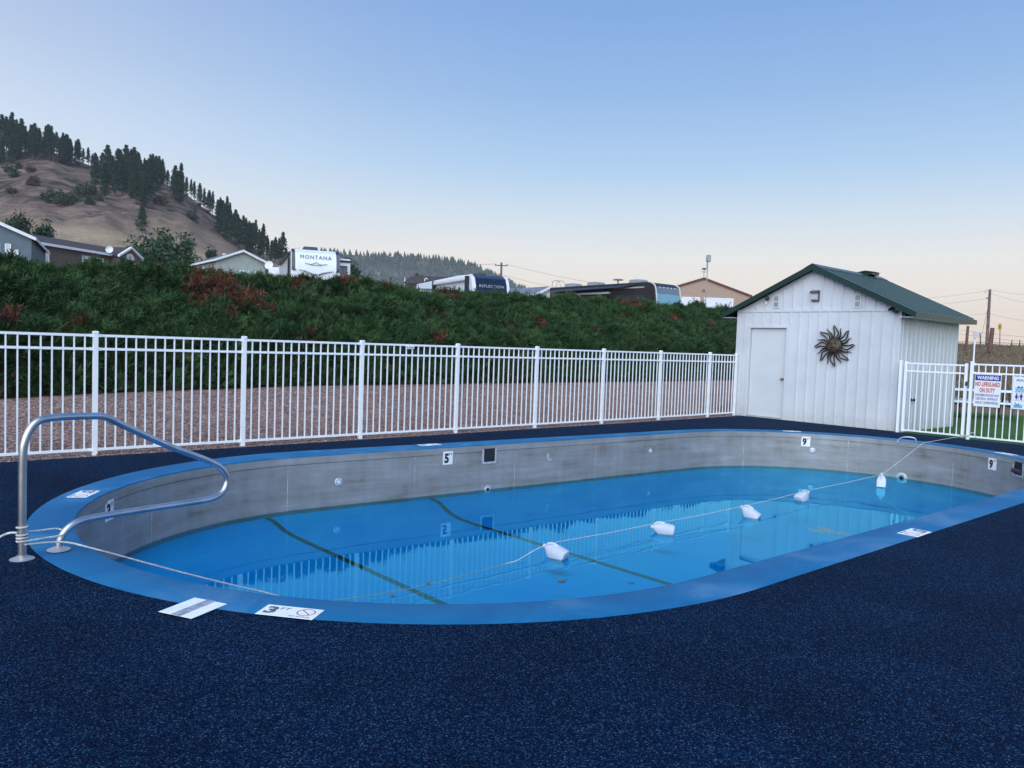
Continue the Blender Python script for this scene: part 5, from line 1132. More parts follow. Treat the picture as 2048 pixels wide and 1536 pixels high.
def dish(p, d, par_label, r=0.4):
    t = thing('satellite_dish', par_label, 'satellite dish', p); d = Vector(d).normalized()
    m = MB(); m.lathe([(0.0, -0.10 * r / 0.4), (r * 0.5, -0.075 * r / 0.4), (r * 0.85, -0.02), (r, 0.02), (r * 0.98, 0.04), (r * 0.83, 0.0), (r * 0.5, -0.05), (0.0, -0.075)], p, d, 20); m.build('reflector', mat('dish_white', (0.72, 0.72, 0.70), 0.4), t)
    m = MB(); m.tube([p - UP * (r * 1.8), p - UP * (r * 0.6) - d * 0.1, p - d * 0.08], 0.03, 8); m.tube([p - UP * r * 0.7, p + d * r * 0.9 - UP * r * 0.2], 0.018, 6); m.build('mount_arm', mat('grey_mount', (0.3, 0.3, 0.31), 0.5, 0.5), t)

# grey house at the left edge: its gable end faces the pool
ce = at(63, 476, 60); w_ = 8.4; rt = (RH * 1.0 + FH * 0.50)
f = Fr(ce - rt.normalized() * w_, rt, ce.z - 3.0)
gh = gable_house('grey_house', 'slate blue-grey house with white trim at the left edge', f, w_, 12, 3.0, 1.75, mat('slate_siding', (0.12, 0.16, 0.19), 0.7, var=0.08, vscale=2), shingle('grey_shingle', (0.08, 0.08, 0.09)))
window(f, gh, 'front', 4.6, 6.3, 1.2, 2.35, M_CURTAIN); window(f, gh, 'front', 6.75, 7.0, 0.2, 2.35, M_CURTAIN); window(f, gh, 'front', 7.3, 7.5, 0.2, 1.95, M_CURTAIN)
m = MB(); f.box(m, w_ + 0.01, w_ + 1.3, -0.5, 0.9, -3.0, 0.25); tag(m.build('utility_box', mat('grey_cabinet', (0.10, 0.11, 0.14), 0.6), bevel=0.03), 'dark grey utility box at the corner of the grey house', 'box')
# long brown house seen along its side
A_ = at(50, 485, 80); B_ = at(277, 516, 96); A_.z = B_.z = (A_.z + B_.z) / 2 + 0.05
dv = (B_ - A_); Lb = dv.length; rt = dv.normalized(); f = Fr(A_, rt, A_.z - 2.9)
M_BROWN = mat('brown_siding', (0.135, 0.095, 0.085), 0.7, var=0.1, vscale=2); M_BRSH = shingle('brown_shingle', (0.060, 0.042, 0.042))
bh = thing('brown_house', 'long low brown house with dark roof and white trim', 'house', f.O)
m = MB(); f.prof(m, [(0, -4), (7, -4), (7, 2.9), (3.5, 4.0), (0, 2.9)], 0, Lb); m.build('wall', M_BROWN, bh)
for s, e in ((-1, -0.4), (1, 7.4)):
    ze = 2.9 - 0.4 * 1.1 / 3.5; m = MB(); f.prof(m, [(3.5, 4.02), (e, ze + 0.02), (e, ze + 0.16), (3.5, 4.16)], -0.3, Lb + 0.3); r = m.build('roof', M_BRSH, bh)
    m = MB(); f.box(m, -0.3, Lb + 0.3, e - 0.06 if s < 0 else e + 0.003, e - 0.003 if s < 0 else e + 0.06, ze - 0.10, ze + 0.17); m.build('eave_board', M_FASCIA, r)
for a0, a1, z0 in ((1.6, 3.2, 0.6), (8.3, 9.5, 0.7), (10.6, 11.6, 0.7)): window(f, bh, 'front', a0 * Lb / 18, a1 * Lb / 18, z0, 2.2, M_CURTAIN, mull=True)
pu0, pu1 = Lb * 0.72, Lb * 0.93; pm = (pu0 + pu1) / 2
m = MB(); f.gab(m, [(pu0, -4), (pu1, -4), (pu1, 2.75), (pm, 3.75), (pu0, 2.75)], -1.2, -0.001); po = m.build('porch', M_BROWN, bh)
for e in (0, 1):
    ue = pu0 - 0.3 if e == 0 else pu1 + 0.3; m = MB(); f.gab(m, [(pm, 3.78), (ue, 2.62), (ue, 2.85), (pm, 4.02)], -1.5, -1.22); m.build('porch_rake', M_FASCIA, po)
    m = MB(); f.gab(m, [(pm, 3.80), (ue, 2.64), (ue, 2.80), (pm, 3.97)], -1.21, 1.6); m.build('porch_roof', M_BRSH, po)
m = MB(); n_ = 14; m.add([f.p(pm + 0.75 * math.cos(math.pi * k / n_), -1.215, 2.45 + 0.75 * math.sin(math.pi * k / n_)) for k in range(n_ + 1)], [tuple(range(n_ + 1))]); m.build('arch_window', M_CURTAIN, po)
window(f, po, 'front', pm - 0.8, pm + 0.8, 0.6, 2.1, M_CURTAIN, out=-1.2)
dish(f.p(pu0 - 0.9, -0.6, 3.35), -FH + UP * 0.2 + RH * 0.2, 'pale satellite dish on the brown house roof', 0.42)
# green-grey house with a dish
ce = at(433, 519, 85); rt = (RH * 0.80 + FH * 0.60).normalized(); f = Fr(ce, rt, ce.z - 2.7)
hh = gable_house('green_grey_house', 'pale green-grey house with white rake boards left of the white trailer', f, 5.6, 11, 2.7, 1.15, mat('green_grey_siding', (0.36, 0.40, 0.37), 0.7, var=0.06, vscale=2), shingle('slate_shingle', (0.10, 0.105, 0.13)), 0.35)
window(f, hh, 'front', 2.6, 4.2, 0.5, 1.7, M_CURTAIN, mull=True); window(f, hh, 'left', 3.5, 5.0, 0.9, 2.0)
dish(f.p(5.55, -0.7, 2.55), -FH + UP * 0.25, 'oval satellite dish at the corner of the green-grey house', 0.48)
m = MB(); f.box(m, 1.9, 2.2, 4, 4.3, 3.4, 3.85); m.build('roof_vent', M_FASCIA, hh)
# white house with grey roof behind the hedge
ce = at(1071, 589, 74); rt = (RH * 0.80 + FH * 0.60).normalized(); f = Fr(ce, rt, ce.z - 2.6)
wh = gable_house('white_house', 'small white house with grey roof between the navy fronted trailer and the motorhome', f, 3.1, 7.5, 2.6, 0.72, mat('white_siding', (0.66, 0.67, 0.70), 0.6, var=0.05), shingle('pale_grey_shingle', (0.16, 0.17, 0.21)), 0.25)
window(f, wh, 'front', 0.9, 2.1, 0.9, 1.95, mat('tan_blind', (0.52, 0.45, 0.36), 0.6), mull=True)
# brown roof showing left of the navy fronted trailer
ce = at(812, 566, 110); rt = (RH * 0.97 - FH * 0.2).normalized(); f = Fr(ce, rt, ce.z - 2.6); t = thing('low_house', 'low brown roofed house left of the navy fronted trailer', 'house', f.O)
m = MB(); f.prof(m, [(0, -3), (6, -3), (6, 2.6), (3, 3.7), (0, 2.6)], 0, 6.0); m.build('wall', M_BROWN, t)
for s, e in ((-1, -0.4), (1, 6.4)): m = MB(); f.prof(m, [(3, 3.72), (e, 2.46), (e, 2.6), (3, 3.86)], -0.3, 6.3); m.build('roof', M_BRSH, t)
window(f, t, 'front', 2.0, 3.2, 1.0, 2.0)
m = MB(); f.box(m, -0.45, -0.35, 0.5, 0.6, -1, 3.4); m.build('white_post', M_FASCIA, t); m = MB(); m.tube(smooth([f.p(2.6, 0.5, 2.4), f.p(2.6, 0.5, 3.2), f.p(2.8, 0.5, 3.35), f.p(3.0, 0.5, 3.2)], 3), 0.06, 8); m.build('vent_pipe', M_FASCIA, t)

# beige metal barn
W = 12.0; ap = at(1408, 555, 98); rt = RH.copy(); O = ap - rt * (W / 2); base = ap.z - 7.75; f = Fr(O, rt, base)
M_BEIGE = mat('beige_metal_siding', (0.40, 0.28, 0.205), 0.6, var=0.05); M_REDTRIM = mat('red_brown_trim', (0.13, 0.035, 0.028), 0.6)
bn = gable_house('barn', 'beige ribbed metal barn with red-brown roof trim and white garage doors', f, W, 14, 5.6, 2.0, M_BEIGE, mat('barn_roof', (0.15, 0.06, 0.05), 0.5), 0.12, 'barn', trim=M_REDTRIM)
for i in range(1, 40):
    u = W * i / 40; zt = 5.55 + 2.0 * (1 - abs(u - W / 2) / (W / 2)); m = MB(); f.box(m, u - 0.035, u + 0.035, -0.045, -0.002, -2 if not (3.2 < u < 9.9) else 5.26, zt); m.build('rib', M_BEIGE, bn)
for u0, u1 in ((3.4, 5.5), (6.2, 9.7)):
    m = MB(); f.box(m, u0, u1, -0.10, -0.048, -3, 5.1); d = m.build('garage_door', mat('garage_door_white', (0.70, 0.71, 0.74), 0.5, var=0.03), bn)
    m = MB(); f.box(m, u0 - 0.12, u1 + 0.12, -0.13, -0.0465, 5.101, 5.24); f.box(m, u0 - 0.12, u0 - 0.003, -0.13, -0.0465, -3, 5.1); f.box(m, u1 + 0.003, u1 + 0.12, -0.13, -0.0465, -3, 5.1); m.build('door_trim', M_FASCIA, bn)
    for z in (2.1, 2.85, 3.6, 4.35): m = MB(); f.box(m, u0 + 0.02, u1 - 0.02, -0.112, -0.101, z, z + 0.70); m.build('door_panel', mat('garage_door_white', (0.70, 0.71, 0.74), 0.5), d)
v0 = f.p(W / 2, 0.1, 7.7); t = thing('weathervane', 'small weathervane on the barn peak', 'weathervane', v0); m = MB(); m.tube([v0, v0 + UP * 1.3], 0.035, 6); m.build('spindle', M_GREYPRINT, t)
m = MB(); m.tube([v0 + UP * 0.75 - RH * 0.35, v0 + UP * 0.75 + RH * 0.35], 0.03, 6); m.add([v0 + UP * 1.05 - RH * 0.4, v0 + UP * 1.3 - RH * 0.1, v0 + UP * 1.2 + RH * 0.35, v0 + UP * 0.98 + RH * 0.2], [(0, 1, 2, 3)]); m.build('arrow', M_GREYPRINT, t)
m = MB(); m.tube([f.p(W / 2 + 0.15 * math.cos(k * 0.5236), -0.08, 6.1 + 0.15 * math.sin(k * 0.5236)) for k in range(12)], 0.03, 5, closed=True); m.build('gable_star', M_REDTRIM, bn)

# --- fifth-wheel trailers
M_RVWHITE = mat('trailer_gelcoat', (0.72, 0.74, 0.78), 0.25, var=0.03, coat=0.3); M_NAVY = mat('navy_gelcoat', (0.010, 0.016, 0.035), 0.15, var=0.2, coat=0.4); M_RVGREY = mat('trailer_grey', (0.30, 0.31, 0.33), 0.4); M_RVDARK = mat('trailer_dark_trim', (0.02, 0.022, 0.028), 0.4)
M_ACGREY = mat('air_conditioner_plastic', (0.05, 0.052, 0.058), 0.5)
def ac(f, u, v, z, par, w=0.75, l=1.0, h=0.32, m_=None):
    m = MB(); f.prof(m, [(v, z), (v + l, z), (v + l, z + h * 0.8), (v + l * 0.85, z + h), (v + l * 0.15, z + h), (v, z + h * 0.75)], u - w / 2, u + w / 2); return m.build('air_conditioner', m_ or M_ACGREY, par, bevel=0.04)
def fifth_wheel(f, label, W, L, H, capm, stripm):
    t = thing('travel_trailer', label, 'trailer', f.p(W / 2, L / 2, 0)); k = H - 4.0
    prof = [(0.55, 1.55), (0.15, 1.72), (0.0, 2.1), (0.0, 2.75), (0.10, 3.35 + k * .5), (0.30, 3.80 + k), (0.75, 4.0 + k), (2.6, 4.05 + k), (L, 3.92 + k), (L, 0.55), (2.8, 0.55), (2.8, 1.55)]
    m = MB(); f.prof(m, prof, 0, W); body = m.build('body', M_RVWHITE, t, bevel=0.06)
    fr = prof[1:8]
    def strip(u0, u1, a, b, off, name, mt):
        m = MB(); pts = fr[a:b]; vs = []; 
        for v, z in pts: vs += [f.p(u0, v - off, z + (off if z > 3.9 + k else 0)), f.p(u1, v - off, z + (off if z > 3.9 + k else 0))]
        m.add(vs, [(2 * i, 2 * i + 1, 2 * i + 3, 2 * i + 2) for i in range(len(pts) - 1)]); m.smooth = True; return m.build(name, mt, t)
    strip(0.20, W - 0.20, 0, 6, 0.025, 'front_cap', capm)
    for u0, u1 in ((0.02, 0.21), (W - 0.21, W - 0.02)): strip(u0, u1, 2, 6, 0.032, 'corner_strip', stripm)
    for u in (0.25, W / 2, W - 0.25): m = MB(); f.box(m, u - 0.05, u + 0.05, 0.70, 0.78, 4.0 + k, 4.05 + k); m.build('marker_light', mat('amber_marker', (0.5, 0.22, 0.03), 0.3), t)
    for s in (-1, 1):
        m = MB(); c = f.p(W / 2 + s * (W / 2 - 0.2), L * 0.62, 0.38); m.lathe([(0, -0.12), (0.36, -0.12), (0.38, -0.06), (0.38, 0.06), (0.36, 0.12), (0, 0.12)], c, f.a, 20); m.build('wheel', M_BLACK, t)
    return t, k
# white trailer lettered MONTANA
ce = at(583.5, 499, 44); back = (FH * math.cos(0.36) - RH * math.sin(0.36)).normalized(); rt = Vector((back.y, -back.x, 0)); f = Fr(ce, rt, ce.z - 3.9)
t, k = fifth_wheel(f, 'white travel trailer lettered MONTANA facing the pool', 2.72, 10.5, 4.0, M_RVWHITE, M_NAVY)
def cap_pt(f, u, z):
    vv = float(np.interp(z, [1.72, 2.1, 2.75, 3.35, 3.80, 4.0], [0.15, 0.0, 0.0, 0.10, 0.30, 0.75])); return f.p(u, vv - 0.07, z)
W = 2.72; text('MONTANA', cap_pt(f, W / 2, 3.46), rt, (f.b * 0.36 + UP).normalized(), 0.24, M_NAVY, t, width=1.75, bold=0.0, spacing=1.25)
m = MB(); m.tube([cap_pt(f, W / 2 + x, 3.16 + z) + f.b * -0.01 for x, z in ((-0.62, 0.04), (-0.3, -0.02), (-0.14, 0.03), (0, 0.11), (0.14, 0.03), (0.3, -0.02), (0.62, 0.04))], 0.016, 5); m.tube([cap_pt(f, W / 2 + x, 3.11) for x in (-0.3, 0.3)], 0.012, 5); m.build('mountain_emblem', M_GREYPRINT, t)
for s in (-1, 1):
    m = MB(); m.tube([cap_pt(f, W / 2 + s * (0.95 - 0.19 * i), 2.80 - 0.028 * i - 0.006 * i * i) for i in range(6)], [0.015, 0.03, 0.04, 0.045, 0.04, 0.02], 6); m.build('swoosh', M_RVGREY, t)
    m = MB(); m.tube([cap_pt(f, W / 2 + s * 1.30, 2.95), cap_pt(f, W / 2 + s * 1.12, 2.76)], 0.03, 6); m.build('swoosh', M_NAVY, t)
ac(f, 1.25, 1.9, 4.02, t, 0.8, 1.0, 0.34)
m = MB(); f.box(m, W + 0.002, W + 0.80, 1.4, 4.8, 0.8, 3.72); so = m.build('slide_out', M_RVWHITE, t, bevel=0.04)
m = MB(); f.box(m, W + 0.05, W + 0.82, 1.36, 1.399, 3.50, 3.63); m.build('dark_stripe', M_NAVY, so)
m = MB(); f.box(m, W + 0.10, W + 0.62, 1.37, 1.398, 2.20, 3.30); wn = m.build('window', M_RVDARK, so, bevel=0.05); m = MB(); f.box(m, W + 0.15, W + 0.36, 1.362, 1.3695, 2.27, 3.23); f.box(m, W + 0.38, W + 0.57, 1.362, 1.3695, 2.27, 3.23); m.build('pane', M_PANE, wn)
m = MB(); f.box(m, -0.03, -0.002, 1.0, 2.4, 2.3, 3.5); m.build('side_window', M_RVDARK, t); m = MB(); f.box(m, -0.14, -0.004, 0.9, 8.8, 3.72, 3.86); m.build('awning_roller', M_RVDARK, t)
m = MB(); m.tube([f.p(-0.08, 1.1, 3.75), f.p(-0.08, 1.15, 1.5)], 0.04, 6); m.build('awning_arm', M_RVDARK, t)
# low white trailer beside it
ce = at(536, 533, 58); f = Fr(ce, RH * 0.95 + FH * 0.2, ce.z - 2.6); t = thing('camper_trailer', 'low white camper half hidden left of the MONTANA trailer', 'trailer', f.O)
m = MB(); f.gab(m, [(0, 0.5), (2.4, 0.5), (2.4, 2.75), (0.9, 2.6), (0.05, 2.55)], 0, 5); m.build('body', M_RVWHITE, t, bevel=0.06); m = MB(); f.box(m, 0.35, 1.25, -0.03, -0.002, 1.55, 2.05); m.build('window', M_PANE, t); m = MB(); f.box(m, -0.25, -0.005, 0.4, 0.9, 1.7, 2.4); m.build('mirror', M_RVDARK, t)
m = MB(); c = f.p(0.3, 2.5, 0.4); m.lathe([(0, -0.1), (0.36, -0.1), (0.36, 0.1), (0, 0.1)], c, f.a, 16); m.build('wheel', M_BLACK, t)
# navy fronted trailer lettered REFLECTION
ce = at(947, 548, 48); back = (FH * 0.895 - RH * 0.446).normalized(); rt = Vector((back.y, -back.x, 0)); f = Fr(ce, rt, ce.z - 3.98)
t, k = fifth_wheel(f, 'travel trailer with navy front cap lettered REFLECTION', 2.55, 10.5, 4.0, M_NAVY, M_RVWHITE)
W = 2.55; text('REFLECTION', cap_pt(f, W / 2, 3.22), rt, (f.b * 0.3 + UP).normalized(), 0.17, mat('silver_lettering', (0.55, 0.57, 0.62), 0.3, 0.4), t, width=1.7, bold=0.0, slant=0.1, spacing=1.1)
for s, u in ((-1, 0.35), (1, W - 0.35)):
    m = MB(); pts = [cap_pt(f, u - s * 0.0, 2.35), cap_pt(f, u + s * 0.18, 2.85), cap_pt(f, u - s * 0.15, 2.72), cap_pt(f, u - s * 0.38, 2.42)]
    m.tube(pts, 0.035, 6, closed=True); m.build('cap_chevron', M_RVWHITE, t)
m = MB(); f.box(m, -0.25, -0.004, 0.75, 6.4, 3.62, 3.86); aw = m.build('awning_roller', M_RVWHITE, t, bevel=0.06); m = MB(); f.box(m, -0.26, -0.003, 0.62, 0.748, 1.2, 3.9); f.box(m, -0.26, -0.003, 6.42, 6.55, 1.2, 3.9); m.build('awning_arm', M_RVDARK, aw)
for v in (2.2, 3.7): m = MB(); m.lathe([(0, 0.002), (0.15, 0.002), (0.15, 0.03), (0, 0.035)], f.p(0, v, 3.15), f.a * -1, 14); m.build('speaker', M_RVDARK, t)
m = MB(); f.box(m, -0.03, -0.003, 1.0, 1.9, 1.2, 2.85); m.build('door', M_RVDARK, t, bevel=0.01); m = MB(); f.box(m, -0.036, -0.031, 1.12, 1.78, 1.9, 2.7); m.build('door_pane', M_PANE, t)
for z, o_ in ((2.75, 0.0), (2.5, 0.3)): m = MB(); m.tube(smooth([f.p(-0.015, 2.2 + o_, z - 0.15), f.p(-0.015, 3.2, z + 0.12), f.p(-0.015, 4.6, z + 0.05), f.p(-0.015, 6.0, z - 0.45)], 3), 0.05, 6); m.build('swoosh', M_NAVY, t)
m = MB(); f.box(m, -0.95, -0.005, 6.9, 10.0, 1.0, 3.3); so = m.build('slide_out', M_RVWHITE, t, bevel=0.03); m = MB(); f.box(m, -0.98, -0.951, 7.2, 9.7, 2.2, 2.7); m.build('window', M_RVDARK, so); m = MB(); f.prof(m, [(6.8, 3.32), (10.1, 3.32), (10.1, 3.4), (6.8, 3.4)], -1.0, -0.01); m.build('slide_awning', M_RVGREY, so)
for v in (1.6, 4.3): ac(f, 1.35, v, 4.0, t, 0.6, 0.8, 0.25)
m = MB(); m.lathe([(0, 0.0), (0.3, 0.0), (0.3, 0.2), (0.2, 0.3), (0, 0.32)], f.p(1.2, 6.5, 3.95), UP, 14); m.build('roof_dome', M_ACGREY, t)
# dark motorhome
fl = at(1316, 563, 53.8); back = (FH * 0.774 - RH * 0.633).normalized(); rt = Vector((back.y, -back.x, 0)); f = Fr(fl, rt, fl.z - 3.75); W, L = 2.6, 11.2
M_COACH = mat('black_maroon_coach_paint', (0.012, 0.009, 0.012), 0.3, var=0.3, vscale=0.7, coat=0.1); M_MAROON = mat('maroon_graphic', (0.13, 0.02, 0.025), 0.2, coat=0.4); M_WIND = mat('windshield_glass', (0.16, 0.36, 0.42), 0.06, 0.0, var=0.1, spec=0.9, coat=0.6)
t = thing('motorhome', 'large dark motorhome with roof air conditioners and teal windshield', 'motorhome', f.p(W / 2, L / 2, 0))
m = MB(); f.prof(m, [(0.25, 0.4), (0.0, 1.0), (0.05, 2.2), (0.25, 3.45), (0.6, 3.72), (1.2, 3.78), (L, 3.72), (L, 0.4)], 0, W); m.build('body', M_COACH, t, bevel=0.10)
m = MB(); vs = [f.p(0.12, -0.03, 1.35), f.p(W - 0.12, -0.03, 1.35), f.p(W - 0.12, 0.03, 2.3), f.p(0.12, 0.03, 2.3), f.p(0.14, 0.14, 2.95), f.p(W - 0.14, 0.14, 2.95)]; m.add(vs, [(0, 1, 2, 3), (3, 2, 5, 4)]); m.build('windshield', M_WIND, t)
m = MB(); m.add([f.p(0.14, 0.135, 2.96), f.p(W - 0.14, 0.135, 2.96), f.p(W - 0.16, 0.225, 3.45), f.p(0.16, 0.225, 3.45)], [(0, 1, 2, 3)]); m.build('front_brow', mat('silver_blue_paint', (0.20, 0.24, 0.30), 0.25, 0.3), t)
for u in (0.0, W): m = MB(); m.tube(smooth([f.p(u, -0.04, 1.0), f.p(u, 0.0, 2.2), f.p(u, 0.2, 3.4), f.p(u, 0.6, 3.70)], 4), 0.055, 8); m.build('corner_trim', mat('pale_trim', (0.5, 0.5, 0.5), 0.3), t)
for i in range(5): m = MB(); f.box(m, 0.5 + 0.4 * i - 0.06, 0.5 + 0.4 * i + 0.06, 0.19, 0.26, 3.38, 3.43); m.build('marker_light', M_SIGNWHITE, t)
m = MB(); m.tube([f.p(W + 0.02, 0.1, 2.0), f.p(W + 0.3, -0.15, 2.0)], 0.03, 6); f.box(m, W + 0.22, W + 0.42, -0.22, -0.10, 1.65, 2.15); m.build('mirror', M_RVWHITE, t)
for v, z in ((2.1, 3.76), (6.4, 3.75), (8.9, 3.74)): ac(f, 1.0, v, z, t, 0.85, 1.15, 0.30, M_RVGREY)
m = MB(); c = f.p(0.9, 4.6, 3.75); m.tube([c, c + UP * 0.35], 0.05, 8); m.lathe([(0, 0.35), (0.38, 0.35), (0.4, 0.40), (0.2, 0.45), (0, 0.46)], c, UP, 16); m.build('roof_antenna', M_RVGREY, t)
m = MB(); f.box(m, -0.30, -0.004, 4.4, 9.9, 3.00, 3.16); aw = m.build('awning_bar', mat('awning_case', (0.40, 0.40, 0.42), 0.4), t, bevel=0.03)
m = MB(); vs = [f.p(-0.02, 1.9, 3.62), f.p(-0.02, 10.6, 3.50), f.p(-1.1, 10.2, 3.22), f.p(-0.5, 3.2, 3.40)]; m.prism(vs, UP * 0.03); m.build('awning_fabric', M_RVDARK, t)
for v in (9.0, 6.6): m = MB(); m.tube([f.p(-0.02, v, 2.4), f.p(-0.7, v + 0.9, 3.15)], 0.03, 6); m.build('awning_arm', M_RVGREY, t)
m = MB(); f.box(m, -0.6, -0.004, 4.6, 9.6, 0.9, 2.85); so = m.build('slide_out', M_COACH, t, bevel=0.03); m = MB(); vs = [f.p(-0.604, 7.2, 2.8), f.p(-0.604, 9.5, 2.8), f.p(-0.604, 9.5, 2.0), f.p(-0.604, 8.4, 2.3)]; m.add(vs, [(0, 1, 2, 3)]); m.build('maroon_panel', M_MAROON, so)
m = MB(); vs = [f.p(-0.006, 8.2, 3.42), f.p(-0.006, 11.0, 3.42), f.p(-0.006, 11.0, 2.9), f.p(-0.006, 9.0, 2.95)]; m.add(vs, [(0, 1, 2, 3)]); m.build('maroon_panel', M_MAROON, t)
m = MB(); f.box(m, -0.03, -0.003, 0.9, 3.8, 1.9, 2.9); m.build('side_window', M_RVDARK, t); m = MB(); f.box(m, -0.02, -0.004, 1.2, 4.2, 3.36, 3.46); m.build('pale_stripe', M_RVGREY, t)
for v0 in (0.35, 0.85): m = MB(); m.tube(smooth([f.p(v0, L + 0.1, 0.8), f.p(v0, L + 0.1, 3.9), f.p(v0, L - 0.1, 4.25), f.p(v0, L - 0.7, 4.25), f.p(v0, L - 0.9, 3.76)], 3), 0.025, 6); m.build('ladder_rail', M_CHROME, t)
for z in (1.4, 1.9, 2.4, 2.9, 3.4): m = MB(); m.tube([f.p(0.35, L + 0.1, z), f.p(0.85, L + 0.1, z)], 0.02, 6); m.build('ladder_rung', M_CHROME, t)
for v in (2.2, 8.6): m = MB(); m.lathe([(0, -0.12), (0.48, -0.12), (0.5, 0), (0.48, 0.12), (0, 0.12)], f.p(0.12, v, 0.5), f.a, 20); m.build('wheel', M_BLACK, t)

# --- poles, signs and wires
M_WOODPOLE = mat('weathered_pole', (0.17, 0.12, 0.10), 0.9, var=0.25, vscale=2, bump=0.3, bscale=8); M_WIRE = mat('power_wire', (0.10, 0.09, 0.09), 0.7)
def pole(name, label, px0, py0, px1, py1, D, r, cat, arms=()):
    top = at(px0, py0, D); bot = at(px1, py1, D); bot.z = min(bot.z, terrain(bot.x, bot.y)); t = thing(name, label, cat, bot); m = MB(); m.tube([bot - UP * 0.5, bot.lerp(top, 0.5), top], [r, r * 0.9, r * 0.75], 8); m.build('shaft', M_WOODPOLE, t); return t, top, bot
t, pt1, _ = pole('utility_pole', 'wooden utility pole with crossarm behind the navy fronted trailer', 1003, 525, 1003, 560, 130, 0.22, 'utility pole')
m = MB(); m.box(pt1 - UP * 0.5, (2.2, 0.14, 0.16), (RH, FH, UP)); m.build('crossarm', M_WOODPOLE, t); m = MB(); m.box(pt1 - UP * 2.3, (1.6, 0.12, 0.14), (RH, FH, UP)); m.build('crossarm', M_WOODPOLE, t)
for dx in (-0.95, 0, 0.95): m = MB(); m.lathe([(0, 0), (0.07, 0), (0.09, 0.12), (0.05, 0.25), (0, 0.26)], pt1 + RH * dx - UP * 0.42, UP, 8); m.build('insulator', M_RVGREY, t)
m = MB(); m.lathe([(0, 0), (0.28, 0), (0.3, 0.05), (0.3, 0.85), (0.24, 0.95), (0, 0.98)], pt1 + RH * 0.5 - UP * 3.2, UP, 14); m.build('transformer', M_RVGREY, t)
t, pt2, _ = pole('utility_pole', 'tall wooden utility pole on the rise at the right edge', 1980, 579, 1974, 684, 95, 0.20, 'utility pole')
m = MB(); m.tube([pt2 - UP * 0.15, pt2 - UP * 0.15 - RH * 0.55, pt2 - UP * 0.4 - RH * 0.6, pt2 - UP * 0.45 - RH * 0.4], 0.035, 6); m.build('bracket', M_RVGREY, t); m = MB(); m.box(pt2 - UP * 1.05 - RH * 0.15, (0.5, 0.1, 0.12), (RH, FH, UP)); m.build('crossarm', M_WOODPOLE, t)
def wire(label, a, b, sag=0.8, r=0.018):
    m = MB(); pts = [a.lerp(b, i / 16) - UP * (sag * 4 * (i / 16) * (1 - i / 16)) for i in range(17)]; m.tube(pts, r, 4); tag(m.build('power_line', M_WIRE), label, 'power line')
wire('power line from the crossarm pole running right over the motorhome', pt1 + RH * 0.95 - UP * 0.3, at(1420, 590, 128), 0.9, 0.022); wire('lower power line from the crossarm pole towards the motorhome', pt1 + RH * 0.6 - UP * 2.1, at(1290, 592, 126), 0.8, 0.02); wire('power line running left from the crossarm pole', pt1 - RH * 0.95 - UP * 0.3, at(700, 520, 220), 0.5, 0.03)
wire('service wire sagging behind the MONTANA trailer', at(690, 534, 90), at(860, 556, 112), 0.6, 0.018)
wire('top wire running left from the right hand utility pole', pt2 - RH * 0.5 - UP * 0.2, at(1640, 592, 112), 0.8, 0.014); wire('second wire running left from the right hand utility pole', pt2 - UP * 1.05, at(1640, 606, 112), 0.8, 0.014); wire('low wire running left from the right hand utility pole', pt2 - UP * 2.9, at(1700, 622, 110), 0.6, 0.014)
wire('top wire running right from the right hand utility pole', pt2, at(2150, 588, 84), 0.4, 0.014); wire('slack wire dropping right from the right hand utility pole', pt2 - UP * 0.45, at(2150, 615, 84), 0.4, 0.014); wire('low wire running right from the right hand utility pole', pt2 - UP * 2.9, at(2150, 640, 84), 0.5, 0.014); wire('guy wire of the right hand utility pole', pt2 - UP * 1.6, at(1959, 688, 96), 0.05, 0.02)
lp = at(1416, 520, 60); lb = at(1410, 606, 60); lb.z = terrain(lb.x, lb.y); t = thing('light_pole', 'slim white light pole with a box lamp beside the barn', 'light pole', lb); m = MB(); m.tube([lb, lp], [0.05, 0.032], 8); m.build('shaft', M_RVGREY, t); m = MB(); m.box(lp + UP * 0.12 + RH * 0.04, (0.30, 0.35, 0.52), (RH, FH, UP)); m.build('lamp_box', M_RVGREY, t, bevel=0.03); m = MB(); m.tube([lp - UP * 0.7 - RH * 0.05, lp - UP * 0.2 - RH * 0.05], 0.05, 8); m.build('ballast', M_RVGREY, t)
def stake(name, label, px0, py0, px1, py1, D, r, m_, cat='post'):
    a = at(px0, py0, D); b_ = at(px1, py1, D); m = MB(); m.tube([b_ - UP * 0.6, a], [r, r * 0.9], 8); return tag(m.build(name, m_), label, cat), a, b_
M_REDWOOD = mat('reddish_post', (0.15, 0.07, 0.055), 0.9, var=0.25, vscale=4)
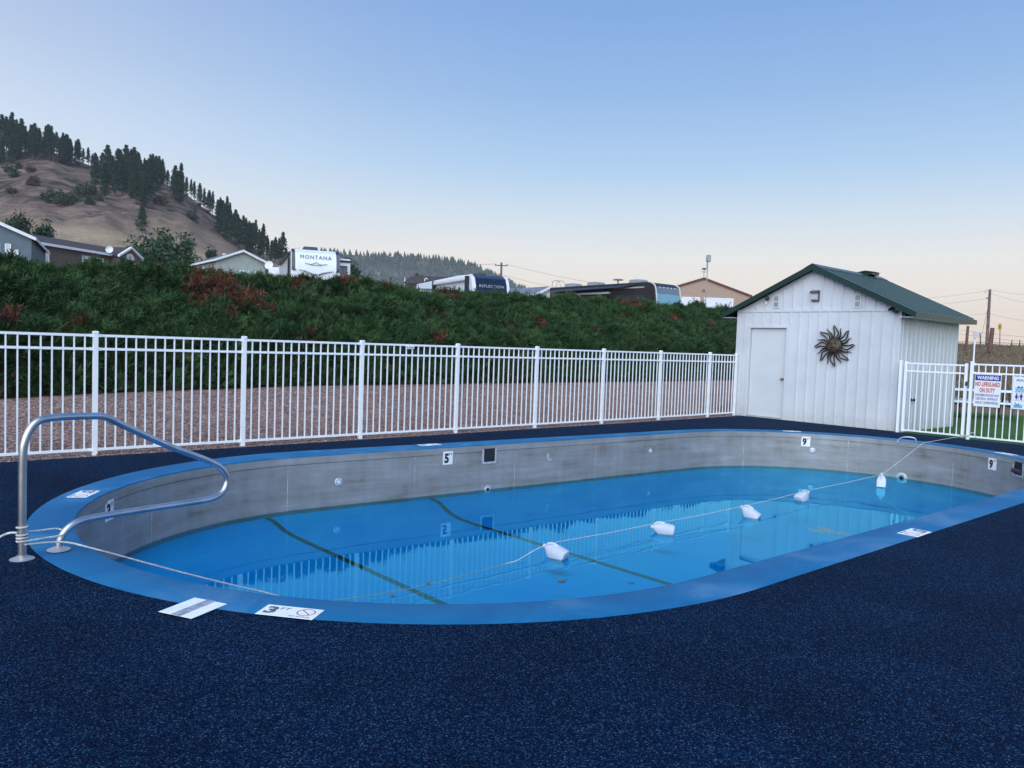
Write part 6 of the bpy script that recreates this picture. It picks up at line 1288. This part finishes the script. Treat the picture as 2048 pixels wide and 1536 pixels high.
stake('fence_post', 'thin wooden field post left of the white field sign', 1936, 652, 1933, 684, 70, 0.13, M_REDWOOD); stake('fence_post', 'thick leaning wooden field post below the utility pole', 1985, 656, 1980, 690, 66, 0.19, M_REDWOOD); stake('fence_post', 'thin leaning field stake right of the white field sign', 1960, 666, 1963, 688, 72, 0.06, M_WOODPOLE); stake('fence_post', 'short far field post at the right edge', 2040, 680, 2039, 690, 84, 0.06, M_WOODPOLE); stake('fence_post', 'short far field post beside the yellow sign', 2024, 680, 2023, 689, 84, 0.06, M_WOODPOLE)
for z0, lab in (((660, 678), 'upper fence wire along the dry field'), ((668, 688), 'lower fence wire along the dry field')): wire(lab, at(1920, z0[0], 72), at(2120, z0[1], 66), 0.1, 0.012)
t, a, b_ = stake('sign_post', 'white post carrying the white field sign', 1950.5, 664, 1948, 706, 48, 0.05, M_FASCIA, 'sign post')
m = MB(); m.box(at(1952, 669.5, 47.9), (0.36, 0.03, 0.40), (RH, FH, UP)); tag(m.build('field_sign', mat('back_of_sign', (0.55, 0.52, 0.52), 0.5)), 'blank pale sign on a white post in the dry field', 'sign')
t, a, b_ = stake('sign_post', 'thin post carrying the yellow road sign', 2000, 660, 2000, 686, 88, 0.05, M_WOODPOLE, 'sign post')
m = MB(); m.box(at(2000, 653.5, 87.8), (0.42, 0.03, 0.72), (RH, FH, UP)); y_ = tag(m.build('road_sign', mat('yellow_sign', (0.62, 0.40, 0.08), 0.5)), 'yellow road sign on the rise at the right', 'sign'); m = MB(); m.box(at(2000, 653.5, 87.7), (0.10, 0.02, 0.40), (RH, FH, UP)); m.build('black_mark', M_BLACK, y_)

# ================================================================== AIR: thin evening haze
def build_haze():
    m = bpy.data.materials.new('evening_haze'); m.use_nodes = True; nt = m.node_tree; nt.nodes.remove(nt.nodes['Principled BSDF'])
    pv = nt.nodes.new('ShaderNodeVolumePrincipled'); pv.inputs['Color'].default_value = (0.82, 0.86, 0.95, 1); pv.inputs['Density'].default_value = HAZE; pv.inputs['Anisotropy'].default_value = 0.0
    nt.links.new(pv.outputs[0], nt.nodes['Material Output'].inputs['Volume'])
    b = MB(); b.bbox((-1850, -1850, -30), (1850, 1850, 112)); o = b.build('haze', m); o['kind'] = 'stuff'; o['label'] = 'thin evening haze over the valley'; o.display_type = 'WIRE'
HAZE = 0.0002
build_haze()
